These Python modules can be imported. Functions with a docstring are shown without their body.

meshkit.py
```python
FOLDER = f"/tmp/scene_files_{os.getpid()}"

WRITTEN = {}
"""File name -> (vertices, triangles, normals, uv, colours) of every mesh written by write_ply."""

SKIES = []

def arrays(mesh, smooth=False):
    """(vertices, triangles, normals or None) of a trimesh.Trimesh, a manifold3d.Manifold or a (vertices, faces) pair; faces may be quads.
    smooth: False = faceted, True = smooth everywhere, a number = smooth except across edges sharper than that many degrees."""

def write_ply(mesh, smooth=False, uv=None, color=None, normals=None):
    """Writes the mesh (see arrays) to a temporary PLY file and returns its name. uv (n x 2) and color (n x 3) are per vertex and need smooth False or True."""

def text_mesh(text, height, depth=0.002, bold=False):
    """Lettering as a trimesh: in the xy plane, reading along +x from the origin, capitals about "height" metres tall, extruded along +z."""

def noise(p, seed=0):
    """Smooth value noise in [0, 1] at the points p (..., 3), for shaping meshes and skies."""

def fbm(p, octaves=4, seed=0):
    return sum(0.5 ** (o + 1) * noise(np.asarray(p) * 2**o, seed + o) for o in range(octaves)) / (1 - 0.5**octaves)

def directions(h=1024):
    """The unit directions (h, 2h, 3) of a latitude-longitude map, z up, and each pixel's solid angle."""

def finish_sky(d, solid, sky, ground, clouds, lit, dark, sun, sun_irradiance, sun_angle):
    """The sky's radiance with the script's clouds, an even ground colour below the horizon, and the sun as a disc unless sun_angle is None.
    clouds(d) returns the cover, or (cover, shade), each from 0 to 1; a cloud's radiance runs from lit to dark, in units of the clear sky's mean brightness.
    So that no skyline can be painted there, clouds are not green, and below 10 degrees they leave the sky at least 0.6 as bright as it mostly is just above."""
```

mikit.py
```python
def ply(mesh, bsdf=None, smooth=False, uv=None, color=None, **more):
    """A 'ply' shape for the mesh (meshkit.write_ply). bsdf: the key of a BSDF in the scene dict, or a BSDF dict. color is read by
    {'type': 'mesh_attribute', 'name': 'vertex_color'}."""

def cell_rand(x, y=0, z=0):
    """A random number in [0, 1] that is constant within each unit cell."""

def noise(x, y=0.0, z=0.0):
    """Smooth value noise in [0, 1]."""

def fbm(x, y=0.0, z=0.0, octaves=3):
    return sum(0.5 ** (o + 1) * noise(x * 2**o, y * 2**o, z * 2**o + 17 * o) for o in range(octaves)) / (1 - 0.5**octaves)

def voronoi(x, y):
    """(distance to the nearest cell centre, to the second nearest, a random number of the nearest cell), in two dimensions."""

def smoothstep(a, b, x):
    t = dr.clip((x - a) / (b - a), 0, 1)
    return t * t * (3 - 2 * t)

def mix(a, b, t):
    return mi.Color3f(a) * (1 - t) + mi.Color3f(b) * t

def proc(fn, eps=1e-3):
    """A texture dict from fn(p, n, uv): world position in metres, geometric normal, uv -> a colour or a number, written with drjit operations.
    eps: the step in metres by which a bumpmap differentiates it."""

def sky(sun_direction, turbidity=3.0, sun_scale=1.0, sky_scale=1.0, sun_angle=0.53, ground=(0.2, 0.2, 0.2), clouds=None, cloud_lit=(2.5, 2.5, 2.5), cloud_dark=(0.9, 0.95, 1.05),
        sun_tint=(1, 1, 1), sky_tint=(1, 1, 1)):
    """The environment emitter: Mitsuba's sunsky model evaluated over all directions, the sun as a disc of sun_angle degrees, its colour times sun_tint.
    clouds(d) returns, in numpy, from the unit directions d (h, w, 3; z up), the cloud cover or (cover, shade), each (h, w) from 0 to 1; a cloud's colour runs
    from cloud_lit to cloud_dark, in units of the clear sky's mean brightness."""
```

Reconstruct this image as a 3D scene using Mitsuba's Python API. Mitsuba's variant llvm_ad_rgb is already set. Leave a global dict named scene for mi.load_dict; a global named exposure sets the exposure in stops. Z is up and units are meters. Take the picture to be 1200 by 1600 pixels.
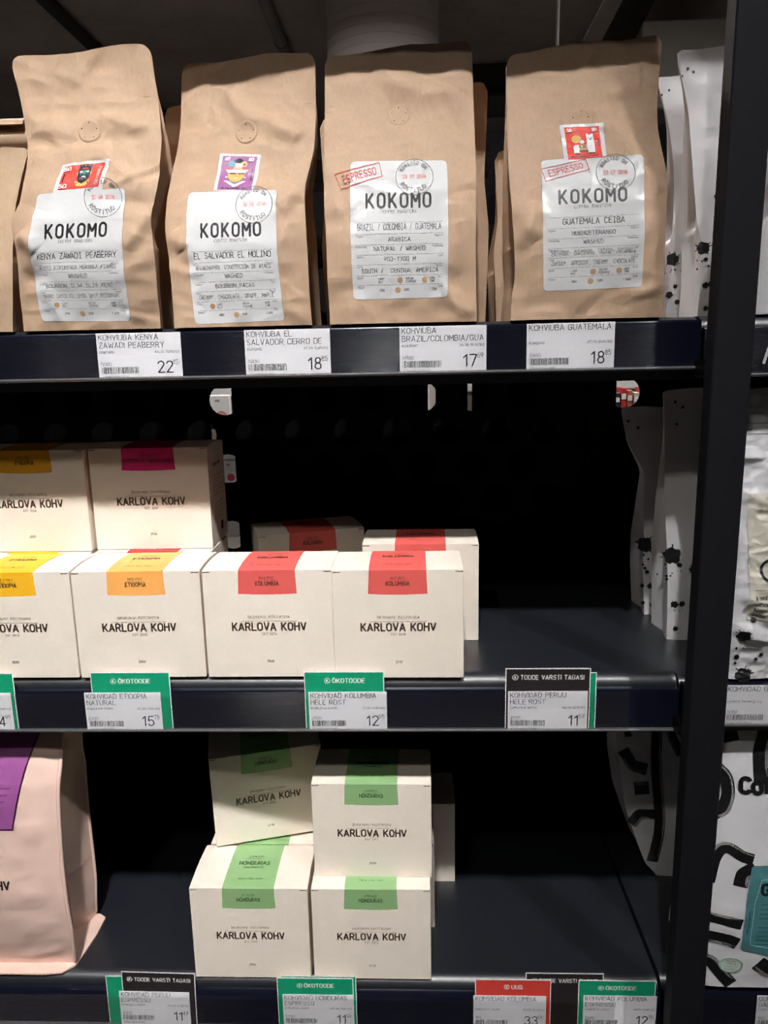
import math, random
import numpy as np, trimesh, mitsuba as mi, mikit, meshkit
import drjit as dr
from shapely.geometry import Polygon, LineString, Point, MultiLineString, box as sbox
from shapely.ops import unary_union
from shapely import affinity
import mapbox_earcut as earcut

scene, labels = {}, {}
random.seed(7); rng = np.random.default_rng(7)
T4 = mi.ScalarTransform4f

# ------------------------------------------------------------------ camera, light, exposure
CAM = np.array([0.0, -0.632, 1.42])
RIGHT = np.array([0.99914, 0.036165, -0.020284])
UP = np.array([0.012658, 0.199815, 0.979752])
FWD = np.array([-0.039486, 0.979166, -0.199185])
FOV_X = 2 * math.degrees(math.atan(600 / 1181.28))
scene['camera'] = {'type': 'perspective', 'fov': FOV_X, 'fov_axis': 'x', 'near_clip': 0.02, 'far_clip': 60.0,
                   'to_world': T4().look_at(origin=CAM.tolist(), target=(CAM + FWD).tolist(), up=UP.tolist())}
exposure = 0.02
AMBIENT = 0.020                      # the dim rest of the shop
scene['ambient'] = {'type': 'constant', 'radiance': {'type': 'rgb', 'value': [AMBIENT, AMBIENT * .95, AMBIENT * .9]}}
# track spotlights: position, aim, radius of the lamp face, radiance
SPOTS = [((-0.07, -1.15, 3.0), (-0.275, 0, 1.22), .05, 2680., (1, .985, .965)),
         ((0.90, -1.15, 3.0), (0.33, 0, 1.24), .05, 780., (1, .985, .97)),
         ((-1.05, -1.15, 3.0), (-0.60, 0, 1.20), .05, 300., (1, .98, .95)),
         ((-0.52, -1.70, 3.0), (-0.24, 0, 1.15), .06, 230., (1, .94, .86))]
# wide ceiling lamps of the aisle behind: position, half size, radiance
AISLE = [((-1.4, 2.2, 3.35), .25, 105.), ((1.4, 2.2, 3.35), .25, 105.)]

# ------------------------------------------------------------------ helpers
def key(name, parent=None):
    base = f'{parent}__{name}' if parent else name
    taken = lambda k: k in scene or k in labels
    k, i = base, 0
    while taken(k):
        i += 1
        k = f'{base}_{i:03d}'
    return k

def thing(name, label, cat, group=None, kind=None):
    k = key(name)
    labels[k] = {'label': label, 'category': cat}
    if group: labels[k]['group'] = group
    if kind: labels[k]['kind'] = kind
    return k

def obj(name, mesh, mat, parent=None, smooth=False, color=None, label=None, stuff=False, **more):
    k = key(name, parent)
    scene[k] = mikit.ply(mesh, mat, smooth=smooth, color=color, **more)
    if label: labels[k] = {'label': label}
    if stuff: labels.setdefault(k, {})['kind'] = 'stuff'
    return k

def struct(name, mesh, mat, label, smooth=False):
    k = key(name)
    scene[k] = mikit.ply(mesh, mat, smooth=smooth)
    labels[k] = {'label': label, 'kind': 'structure'}
    return k

def cbox(x0, x1, y0, y1, z0, z1, c=0.001):
    c = min(c, .45 * min(x1 - x0, y1 - y0, z1 - z0))
    P = []
    for sx in (0, 1):
        for sy in (0, 1):
            for sz in (0, 1):
                p = np.array([(x0, x1)[sx], (y0, y1)[sy], (z0, z1)[sz]]); d = np.array([(1, -1)[sx], (1, -1)[sy], (1, -1)[sz]]) * c
                for a in range(3):
                    q = p + d; q[a] = p[a]; P.append(q)
    return trimesh.Trimesh(np.array(P)).convex_hull

def join(ms):
    return trimesh.util.concatenate(ms)

def tri2d(poly):
    """triangles of a shapely polygon"""
    Vs, Fs, n = [], [], 0
    for g in getattr(poly, 'geoms', [poly]):
        if g.is_empty or g.geom_type != 'Polygon': continue
        rings = [np.array(g.exterior.coords)[:-1]] + [np.array(r.coords)[:-1] for r in g.interiors]
        v = np.vstack(rings); ends = np.cumsum([len(r) for r in rings]).astype(np.uint32)
        f = earcut.triangulate_float64(v, ends).reshape(-1, 3).astype(int)
        a, b, c = v[f[:, 0]], v[f[:, 1]], v[f[:, 2]]
        cr = (b[:, 0] - a[:, 0]) * (c[:, 1] - a[:, 1]) - (b[:, 1] - a[:, 1]) * (c[:, 0] - a[:, 0])
        f[cr < 0] = f[cr < 0][:, ::-1]
        Vs.append(v); Fs.append(f + n); n += len(v)
    if not Vs: return np.zeros((0, 2)), np.zeros((0, 3), int)
    return np.vstack(Vs), np.vstack(Fs)

def extrude_x(profile, x0, x1, n=1):
    """profile: closed (y,z) polygon, counter-clockwise seen from +x; returns prism along x"""
    P = Polygon(profile)
    v, f = tri2d(P)
    ring = np.array(P.exterior.coords)[:-1]
    if not P.exterior.is_ccw: ring = ring[::-1]
    m = len(ring)
    A = np.c_[np.full(m, x0), ring]; B = np.c_[np.full(m, x1), ring]
    i = np.arange(m); j = (i + 1) % m
    side = np.vstack([np.c_[i, j, j + m], np.c_[i, j + m, i + m]])
    side = side[:, ::-1]
    capA = np.c_[np.full(len(v), x0), v]; capB = np.c_[np.full(len(v), x1), v]
    V = np.vstack([A, B, capA, capB])
    F = np.vstack([side[:, ::-1], f[:, ::-1] + 2 * m, f + 2 * m + len(v)])
    return trimesh.Trimesh(V, F, process=False)

def tube(path, r, n=10, closed=False):
    path = np.array(path, float); V, F = [], []
    for k, p in enumerate(path):
        a = path[max(k - 1, 0)]; b = path[min(k + 1, len(path) - 1)]
        d = (b - a) / np.linalg.norm(b - a)
        u = np.cross(d, [0.31, .2, .93]); u /= np.linalg.norm(u); w = np.cross(d, u)
        t = np.arange(n) * 2 * np.pi / n
        V.append(p + r * (np.cos(t)[:, None] * u + np.sin(t)[:, None] * w))
    for k in range(len(path) - 1):
        for i in range(n):
            j = (i + 1) % n
            F += [[k * n + i, k * n + j, (k + 1) * n + j], [k * n + i, (k + 1) * n + j, (k + 1) * n + i]]
    V = np.vstack(V); c0, c1 = len(V), len(V) + 1
    V = np.vstack([V, path[0], path[-1]])
    for i in range(n):
        j = (i + 1) % n
        F += [[c0, j, i], [c1, (len(path) - 1) * n + i, (len(path) - 1) * n + j]]
    return trimesh.Trimesh(V, F, process=False)

# ------------------------------------------------------------------ stroke lettering
def arc(cx, cy, rx, ry, a0, a1, n=6):
    t = np.radians(np.linspace(a0, a1, n + 1))
    return [(cx + rx * math.cos(x), cy + ry * math.sin(x)) for x in t]

def _glyphs():
    g = {}
    w = .54; h = w / 2
    O = arc(h, 1 - h, h, h, 0, 180, 8) + arc(h, h, h, h, 180, 360, 8); O = O + [O[0]]
    g['A'] = (.58, [[(0, 0), (.29, 1), (.58, 0)], [(.1, .3), (.48, .3)]])
    g['B'] = (w, [[(0, 0), (0, 1)] + arc(.28, .765, .21, .235, 90, -90) + [(0, .53)], [(0, .53)] + arc(.27, .265, .27, .265, 90, -90) + [(0, 0)]])
    g['C'] = (w, [arc(h, 1 - h, h, h, 15, 180, 8) + arc(h, h, h, h, 180, 345, 8)])
    g['D'] = (w, [[(0, 0), (0, 1)] + arc(.24, .7, .3, .3, 90, 0) + arc(.24, .3, .3, .3, 0, -90) + [(0, 0)]])
    g['E'] = (.46, [[(.46, 1), (0, 1), (0, 0), (.46, 0)], [(0, .53), (.4, .53)]])
    g['F'] = (.46, [[(.46, 1), (0, 1), (0, 0)], [(0, .5), (.4, .5)]])
    g['G'] = (w, [arc(h, 1 - h, h, h, 15, 180, 8) + arc(h, h, h, h, 180, 360, 8) + [(w, .46), (.3, .46)]])
    g['H'] = (w, [[(0, 0), (0, 1)], [(w, 0), (w, 1)], [(0, .53), (w, .53)]])
    g['I'] = (.0, [[(0, 0), (0, 1)]])
    g['J'] = (.4, [[(.4, 1), (.4, .22)] + arc(.2, .22, .2, .22, 0, -180)])
    g['K'] = (.54, [[(0, 0), (0, 1)], [(.5, 1), (.02, .36)], [(.17, .55), (.54, 0)]])
    g['L'] = (.44, [[(0, 1), (0, 0), (.44, 0)]])
    g['M'] = (.62, [[(0, 0), (0, 1), (.31, .38), (.62, 1), (.62, 0)]])
    g['N'] = (.56, [[(0, 0), (0, 1), (.56, 0), (.56, 1)]])
    g['O'] = (w, [O])
    g['P'] = (.52, [[(0, 0), (0, 1)] + arc(.26, .735, .26, .265, 90, -90) + [(0, .47)]])
    g['Q'] = (w, [O, [(.34, .22), (.56, -.04)]])
    g['R'] = (.54, [[(0, 0), (0, 1)] + arc(.26, .74, .26, .26, 90, -90) + [(0, .48)], [(.27, .48), (.54, 0)]])
    g['S'] = (.52, [arc(.26, .75, .25, .25, 25, 270, 8) + arc(.26, .25, .26, .25, 90, -155, 8)])
    g['T'] = (.54, [[(0, 1), (.54, 1)], [(.27, 1), (.27, 0)]])
    g['U'] = (w, [[(0, 1)] + arc(h, h, h, h, 180, 360, 8) + [(w, 1)]])
    g['V'] = (.56, [[(0, 1), (.28, 0), (.56, 1)]])
    g['W'] = (.8, [[(0, 1), (.2, 0), (.4, .8), (.6, 0), (.8, 1)]])
    g['X'] = (.54, [[(0, 0), (.54, 1)], [(0, 1), (.54, 0)]])
    g['Y'] = (.56, [[(0, 1), (.28, .45), (.56, 1)], [(.28, .45), (.28, 0)]])
    g['Z'] = (.52, [[(0, 1), (.52, 1), (0, 0), (.52, 0)]])
    g['0'] = (.5, [[(x * .93, y) for x, y in O]])
    g['1'] = (.3, [[(0, .76), (.24, 1), (.24, 0)]])
    g['2'] = (.5, [arc(.25, .75, .25, .25, 165, -20, 8) + [(0, 0), (.5, 0)]])
    g['3'] = (.5, [arc(.24, .76, .23, .24, 155, -90, 8) + arc(.24, .26, .26, .26, 90, -155, 8)])
    g['4'] = (.52, [[(.38, 0), (.38, 1), (0, .24), (.52, .24)]])
    g['5'] = (.5, [[(.45, 1), (.07, 1), (.03, .52)] + arc(.24, .32, .26, .32, 120, -150, 8)])
    g['6'] = (.5, [arc(.25, .29, .25, .29, 150, 510, 12), [(.02, .4), (.34, 1)]])
    g['7'] = (.5, [[(0, 1), (.5, 1), (.16, 0)]])
    g['8'] = (.5, [arc(.25, .77, .21, .23, -90, 270, 10), arc(.25, .27, .25, .27, 90, 450, 10)])
    g['9'] = (.5, [arc(.25, .71, .25, .29, -30, 330, 12), [(.48, .6), (.16, 0)]])
    g['.'] = (.04, [[(0, 0), (.03, 0)]]); g[','] = (.06, [[(.05, .03), (0, -.16)]])
    g[':'] = (.04, [[(0, .1), (.03, .1)], [(0, .6), (.03, .6)]]); g['!'] = (.02, [[(0, 1), (0, .3)], [(0, 0), (0, .02)]])
    g['/'] = (.4, [[(0, -.05), (.4, 1.05)]]); g['-'] = (.3, [[(0, .48), (.3, .48)]])
    g['%'] = (.6, [arc(.14, .8, .13, .18, 0, 360), arc(.46, .2, .13, .18, 0, 360), [(.1, 0), (.5, 1)]])
    g[' '] = (.26, [])
    x = .7; q = .24
    o = arc(q, x - q, q, q, 0, 180) + arc(q, q, q, q, 180, 360); o = o + [o[0]]
    g['a'] = (.46, [o, [(.48, x), (.48, 0)]]); g['b'] = (.48, [o, [(0, 1), (0, 0)]]); g['c'] = (.46, [arc(q, x - q, q, q, 30, 180) + arc(q, q, q, q, 180, 330)])
    g['d'] = (.48, [o, [(.48, 1), (.48, 0)]]); g['e'] = (.48, [[(0, .36), (.48, .36)] + arc(q, x - q, q, q, 0, 180) + arc(q, q, q, q, 180, 320)])
    g['f'] = (.3, [[(.12, 0), (.12, .8)] + arc(.27, .82, .15, .18, 180, 80, 4), [(0, x), (.28, x)]]); g['g'] = (.48, [o, [(.48, x), (.48, -.1)] + arc(q, -.1, q, .2, 0, -150)])
    g['h'] = (.46, [[(0, 0), (0, 1)], [(0, .46)] + arc(.23, .47, .23, .23, 180, 0) + [(.46, 0)]]); g['i'] = (.0, [[(0, 0), (0, x)], [(0, .93), (0, .97)]])
    g['k'] = (.42, [[(0, 0), (0, 1)], [(.38, x), (.02, .3)], [(.14, .42), (.42, 0)]]); g['l'] = (.0, [[(0, 0), (0, 1)]])
    g['m'] = (.7, [[(0, 0), (0, x)], [(0, .5)] + arc(.175, .52, .175, .18, 180, 0, 4) + [(.35, 0)], [(.35, .5)] + arc(.525, .52, .175, .18, 180, 0, 4) + [(.7, 0)]])
    g['n'] = (.44, [[(0, 0), (0, x)], [(0, .46)] + arc(.22, .48, .22, .22, 180, 0) + [(.44, 0)]]); g['o'] = (.48, [o])
    g['p'] = (.48, [o, [(0, x), (0, -.3)]]); g['r'] = (.26, [[(0, 0), (0, x)], [(0, .45)] + arc(.2, .5, .2, .2, 180, 80, 4)])
    g['s'] = (.38, [arc(.19, .52, .18, .18, 25, 270) + arc(.19, .17, .19, .17, 90, -155)]); g['t'] = (.3, [[(.12, .95), (.12, .15)] + arc(.25, .15, .13, .15, 180, 280, 4), [(0, x), (.3, x)]])
    g['u'] = (.44, [[(0, x)] + arc(.22, .22, .22, .22, 180, 360) + [(.44, x)], [(.44, x), (.44, 0)]]); g['v'] = (.42, [[(0, x), (.21, 0), (.42, x)]])
    g['w'] = (.64, [[(0, x), (.16, 0), (.32, x), (.48, 0), (.64, x)]]); g['x'] = (.4, [[(0, 0), (.4, x)], [(0, x), (.4, 0)]]); g['y'] = (.42, [[(0, x), (.21, 0)], [(.42, x), (.12, -.28)]])
    g['ö'] = (.48, [o, [(.12, .9), (.12, .93)], [(.36, .9), (.36, .93)]]); g['õ'] = (.48, [o, [(.06, .88), (.18, .94), (.3, .86), (.42, .92)]])
    for c, b in (('Ö', 'O'), ('Õ', 'O'), ('Ó', 'O'), ('Á', 'A')):
        ww, st = g[b]
        d = {'Ö': [[(.14, 1.2), (.15, 1.2)], [(.39, 1.2), (.40, 1.2)]], 'Õ': [[(.08, 1.17), (.2, 1.24), (.34, 1.15), (.46, 1.22)]],
             'Ó': [[(.2, 1.14), (.36, 1.28)]], 'Á': [[(.22, 1.14), (.38, 1.28)]]}[c]
        g[c] = (ww, st + d)
    return g
GL = _glyphs(); _GC = {}

def glyph(ch, wt, mono):
    k = (ch, wt, mono)
    if k not in _GC:
        w, st = GL.get(ch, GL['-'])
        if mono and ch in 'Ii1l':      # a mono face gives the narrow letters bars
            st = [[(.27, 0), (.27, 1)], [(.1, 0), (.44, 0)], [(.1, 1), (.44, 1)]] if ch in 'I' else [[(x + .15, y) for x, y in s] for s in st]; w = .54
        if st:
            P = unary_union([LineString(s).buffer(wt / 2, quad_segs=2, join_style='bevel' if wt > .15 else 'round', cap_style='flat' if wt > .2 else 'round') for s in st if len(s) > 1]).simplify(.008)
            _GC[k] = (w, *tri2d(P))
        else:
            _GC[k] = (w, np.zeros((0, 2)), np.zeros((0, 3), int))
    return _GC[k]

def text2d(s, h, wt=.12, xs=1.0, track=.2, mono=None, align='c', slant=0.0, width=None):
    """flat lettering: capitals h tall, baseline at y=0. mono: fixed advance (in capitals' heights). width: fit to this width"""
    Vs, Fs, n, x = [], [], 0, 0.0
    for ch in s:
        w, v, f = glyph(ch, wt, mono is not None)
        if len(v):
            off = x + ((mono - w * .86) / 2 if mono else 0)
            vv = v * [.86 if mono else 1, 1]; vv[:, 0] += off; vv[:, 0] += slant * vv[:, 1]
            Vs.append(vv); Fs.append(f + n); n += len(v)
        x += mono if mono else w + track
    x -= 0 if mono else track
    V = np.vstack(Vs); F = np.vstack(Fs)
    V[:, 0] *= xs; x *= xs
    V *= h; x *= h
    if width: V[:, 0] *= width / x; x = width
    V[:, 0] -= {'l': 0, 'c': x / 2, 'r': x}[align]
    return V, F

class Print:
    """flat print (ink) laid on a surface: fn(P2, off) -> P3"""
    def __init__(self, fn, off=.0003, maxlen=None):
        self.fn, self.off, self.maxlen = fn, off, maxlen
        self.V, self.F, self.C, self.n = [], [], [], 0
    def tris(self, V, F, col, off=0.0, sub=False):
        if sub and self.maxlen:
            v3, f = trimesh.remesh.subdivide_to_size(np.c_[V, np.zeros(len(V))], F, self.maxlen, max_iter=14)
            V, F = v3[:, :2], f
        P = self.fn(np.asarray(V, float), self.off + off)
        self.V.append(P); self.F.append(np.asarray(F) + self.n); self.n += len(P)
        self.C.append(np.tile(np.asarray(col, float), (len(P), 1)))
    def text(self, s, x, y, h, col=(.012, .011, .012), off=0.0, rot=0.0, **k):
        V, F = text2d(s, h, **k)
        if rot:
            c, sn = math.cos(rot), math.sin(rot); V = V @ np.array([[c, sn], [-sn, c]])
        self.tris(V + [x, y], F, col, off)
    def poly(self, p, col, off=0.0):
        if not hasattr(p, 'geom_type'): p = Polygon(p)
        V, F = tri2d(p)
        if len(V): self.tris(V, F, col, off, True)
    def rect(self, x0, y0, x1, y1, col, off=0.0):
        self.poly(sbox(min(x0, x1), min(y0, y1), max(x0, x1), max(y0, y1)), col, off)
    def line(self, pts, w, col, off=0.0):
        self.poly(LineString(pts).buffer(w / 2, cap_style='flat'), col, off)
    def circle_text(self, s, cx, cy, r, a0, a1, h, col, top=True, **k):
        a = np.radians(np.linspace(a0, a1, len(s)))
        for ch, t in zip(s, a):
            if ch == ' ': continue
            V, F = text2d(ch, h, align='c', **k)
            V = V - [0, h / 2]
            ph = t - math.pi / 2 if top else t + math.pi / 2
            c, sn = math.cos(ph), math.sin(ph)
            V = V @ np.array([[c, sn], [-sn, c]]) + [cx + r * math.cos(t), cy + r * math.sin(t)]
            self.tris(V, F, col)
    def done(self, name, parent, mat='ink', label=None):
        if not self.V: return
        return obj(name, (np.vstack(self.V), np.vstack(self.F)), mat, parent, color=np.vstack(self.C), smooth=False, label=label, stuff=name not in ('brush_stroke', 'ink_splat', 'letter', 'picture', 'border', 'postmark', 'espresso_mark'))

# ------------------------------------------------------------------ materials
def rgb(*c): return {'type': 'rgb', 'value': list(c)}
def two(d): return {'type': 'twosided', 'bsdf': d}
def pr(col, rough=.5, spec=.5, **k):
    return two({'type': 'principled', 'base_color': rgb(*col) if isinstance(col, tuple) else col, 'roughness': rough, 'specular': spec, **k})

def kraft_fn(p, n, uv):
    f = mikit.fbm(p.x * 900, p.y * 900, p.z * 160, octaves=2)
    g = mikit.fbm(p.x * 45 + 3, p.y * 45, p.z * 60, octaves=3)
    sp = mikit.smoothstep(.72, .9, mikit.noise(p.x * 1400, p.y * 1400, p.z * 1400))
    k = .9 + .12 * f + .10 * (g - .5) - .05 * sp
    return mi.Color3f(.485, .333, .226) * k
scene['kraft'] = pr(mikit.proc(kraft_fn), .62, .22)
def kraft2_fn(p, n, uv):
    f = mikit.fbm(p.x * 900, p.y * 900, p.z * 160, octaves=2)
    return mi.Color3f(.43, .30, .20) * (.9 + .14 * f)
scene['kraft_grey'] = pr(mikit.proc(kraft2_fn), .7, .3)
def carton_fn(p, n, uv):
    f = mikit.fbm(p.x * 700, p.y * 700, p.z * 700, octaves=2)
    return mi.Color3f(.79, .71, .615) * (.97 + .05 * f)
scene['carton'] = pr(mikit.proc(carton_fn), .5, .35)
scene['label_paper'] = pr((.62, .625, .63), .23, .7)
scene['tag_paper'] = pr((.82, .82, .85), .5, .4)
scene['ink'] = pr({'type': 'mesh_attribute', 'name': 'vertex_color'}, .42, .4)
scene['ink_matte'] = two({'type': 'diffuse', 'reflectance': {'type': 'mesh_attribute', 'name': 'vertex_color'}})
scene['card_white'] = pr((.8, .8, .8), .4, .4)
scene['card_green'] = pr((.008, .31, .155), .35, .4)
scene['card_red'] = pr((.68, .060, .045), .35, .4)
scene['card_black'] = pr((.024, .018, .020), .35, .4)
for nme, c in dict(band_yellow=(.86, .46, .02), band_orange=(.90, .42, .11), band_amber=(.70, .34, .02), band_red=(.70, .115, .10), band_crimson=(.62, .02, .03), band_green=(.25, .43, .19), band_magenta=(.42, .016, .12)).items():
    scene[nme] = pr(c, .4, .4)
def metal_fn(p, n, uv):
    f = mikit.fbm(p.x * 1500, p.y * 1500, p.z * 1500, octaves=2)
    return mi.Color3f(.0105, .0124, .0168) * (.75 + .5 * f)
scene['shelf_metal'] = pr(mikit.proc(metal_fn), .36, 1.0)
scene['post_metal'] = pr((.0095, .0098, .0125), .6, .12)
scene['black_metal'] = pr((.002, .002, .0022), .5, .12)
scene['rail_plastic'] = two({'type': 'roughplastic', 'diffuse_reflectance': rgb(.0052, .0060, .0145), 'alpha': .035, 'int_ior': 1.45})
scene['rail_lip'] = two({'type': 'roughplastic', 'diffuse_reflectance': rgb(.10, .10, .105), 'alpha': .12, 'int_ior': 1.5})
scene['clear_plastic'] = {'type': 'thindielectric', 'int_ior': 1.45}
scene['pink_pouch'] = pr((.74, .53, .45), .5, .4)
scene['white_pouch'] = pr((.80, .80, .82), .38, .5)
scene['brush_pouch'] = pr((.70, .70, .72), .4, .45)
scene['white_foil'] = pr((.66, .66, .68), .34, .5)
scene['purple_label'] = pr((.30, .09, .28), .45, .3)
scene['cream_label'] = pr((.60, .57, .48), .4, .4)
scene['teal_label'] = pr((.075, .22, .235), .4, .4)
scene['pale_sticker'] = pr((.55, .62, .56), .4, .4)
def conc_fn(p, n, uv):
    f = mikit.fbm(p.x * 1.6, p.y * 1.6, p.z * 1.6, octaves=4); g = mikit.noise(p.x * 30, p.y * 30, p.z * 30)
    return mi.Color3f(.30, .265, .245) * (.55 + .7 * f + .1 * g)
scene['concrete'] = two({'type': 'diffuse', 'reflectance': mikit.proc(conc_fn)})
scene['concrete_col'] = two({'type': 'diffuse', 'reflectance': rgb(.55, .50, .49)})
scene['pipe_paint'] = pr((.16, .15, .145), .5, .3)
scene['pipe_dark'] = pr((.03, .028, .027), .6, .2)
scene['duct_dark'] = pr((.05, .045, .04), .6, .2)
scene['floor_dark'] = two({'type': 'diffuse', 'reflectance': rgb(.30, .28, .26)})
scene['lamp_body'] = pr((.01, .01, .01), .5, .3)

# ------------------------------------------------------------------ room shell
struct('floor', cbox(-5, 5, -4, 9.5, -.06, 0), 'floor_dark', 'dark shop floor')
struct('ceiling', cbox(-5, 5, -4, 9.5, 3.6, 3.75), 'concrete', 'dim raw concrete ceiling above the shelves')
struct('wall_back', cbox(-5, 5, 9.5, 9.7, 0, 3.6), 'concrete', 'dark far wall of the shop')
col = trimesh.creation.cylinder(radius=.345, height=3.6, sections=64); col.apply_translation([-.155, 4.55, 1.8])
rings = [trimesh.creation.cylinder(radius=.3475, height=.05, sections=64) for _ in range(30)]
for i, r_ in enumerate(rings): r_.apply_translation([-.155, 4.55, 2.1 + .052 * i])
ck = thing('concrete_column', 'round grey column rising to the ceiling behind the coffee bags', 'column')
obj('shaft', col, 'concrete_col', ck, smooth=30)
obj('cast_rings', join(rings), 'concrete_col', ck, smooth=30)
def pipe(path, r, label, mat='pipe_paint', name='ceiling_pipe'):
    k = thing(name, label, 'pipe')
    obj('run', tube(path, r, 12), mat, k, smooth=40)
    cl = [tube([np.array(path[0]) + t * (np.array(path[-1]) - np.array(path[0])) for t in (a, a + .004)], r * 1.3, 12) for a in (.3, .62)]
    obj('clamp', cl[0], mat, k, smooth=40); obj('clamp', cl[1], mat, k, smooth=40)
pipe([(-2.16, 3.2, 3.555), (-2.16, 9.4, 3.555)], .04, 'long pipe running back under the ceiling at far left', 'pipe_dark')
pipe([(-.868, 3.2, 3.56), (-.868, 9.4, 3.56)], .038, 'pale pipe running back under the ceiling left of the column')
k_ = thing('ceiling_conduit', 'short bent dark conduit crossing the ceiling above the second kraft bag', 'pipe')
obj('run', tube([(-1.63, 5.66, 3.38), (-1.63, 5.66, 3.55), (-1.60, 5.66, 3.565), (-.95, 5.66, 3.565), (-.93, 5.66, 3.58)], .028, 10), 'pipe_dark', k_, smooth=40)
pipe([(.646, 3.01, 1.2), (.646, 3.01, 3.6)], .009, 'thin upright pipe above the rightmost kraft bag', mat='pipe_dark', name='upright_pipe')
k_ = thing('ceiling_beam', 'dark beam under the ceiling to the right of the column', 'beam')
obj('web', cbox(.25, 4.6, 5.7, 6.0, 3.36, 3.6, .01), 'duct_dark', k_)
obj('flange', cbox(.25, 4.6, 5.6, 6.1, 3.33, 3.36, .005), 'duct_dark', k_)
k_ = thing('diagonal_strut', 'grey diagonal steel strut above the rightmost kraft bag', 'strut')
def skewbar(a, b, wv, tv):
    a, b, wv, tv = map(np.array, (a, b, wv, tv))
    P = [p + s * wv + t * tv for p in (a, b) for s in (-.5, .5) for t in (-.5, .5)]
    return trimesh.Trimesh(np.array(P)).convex_hull
obj('bar', skewbar((.37, 1.75, 2.01), (1.23, 1.75, 3.60), (.042, 0, -.02), (0, .05, 0)), 'concrete_col', k_)
obj('wide_plate', skewbar((.425, 1.80, 1.98), (1.29, 1.80, 3.60), (.085, 0, -.04), (0, .02, 0)), 'pipe_dark', k_)
k_ = thing('air_duct', 'dark square duct under the ceiling at top right', 'duct')
obj('casing', cbox(1.28, 2.05, 4.0, 5.6, 2.75, 3.2, .01), 'duct_dark', k_)
obj('seam', cbox(1.27, 2.06, 4.75, 4.79, 2.74, 3.21, .004), 'duct_dark', k_)

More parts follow.
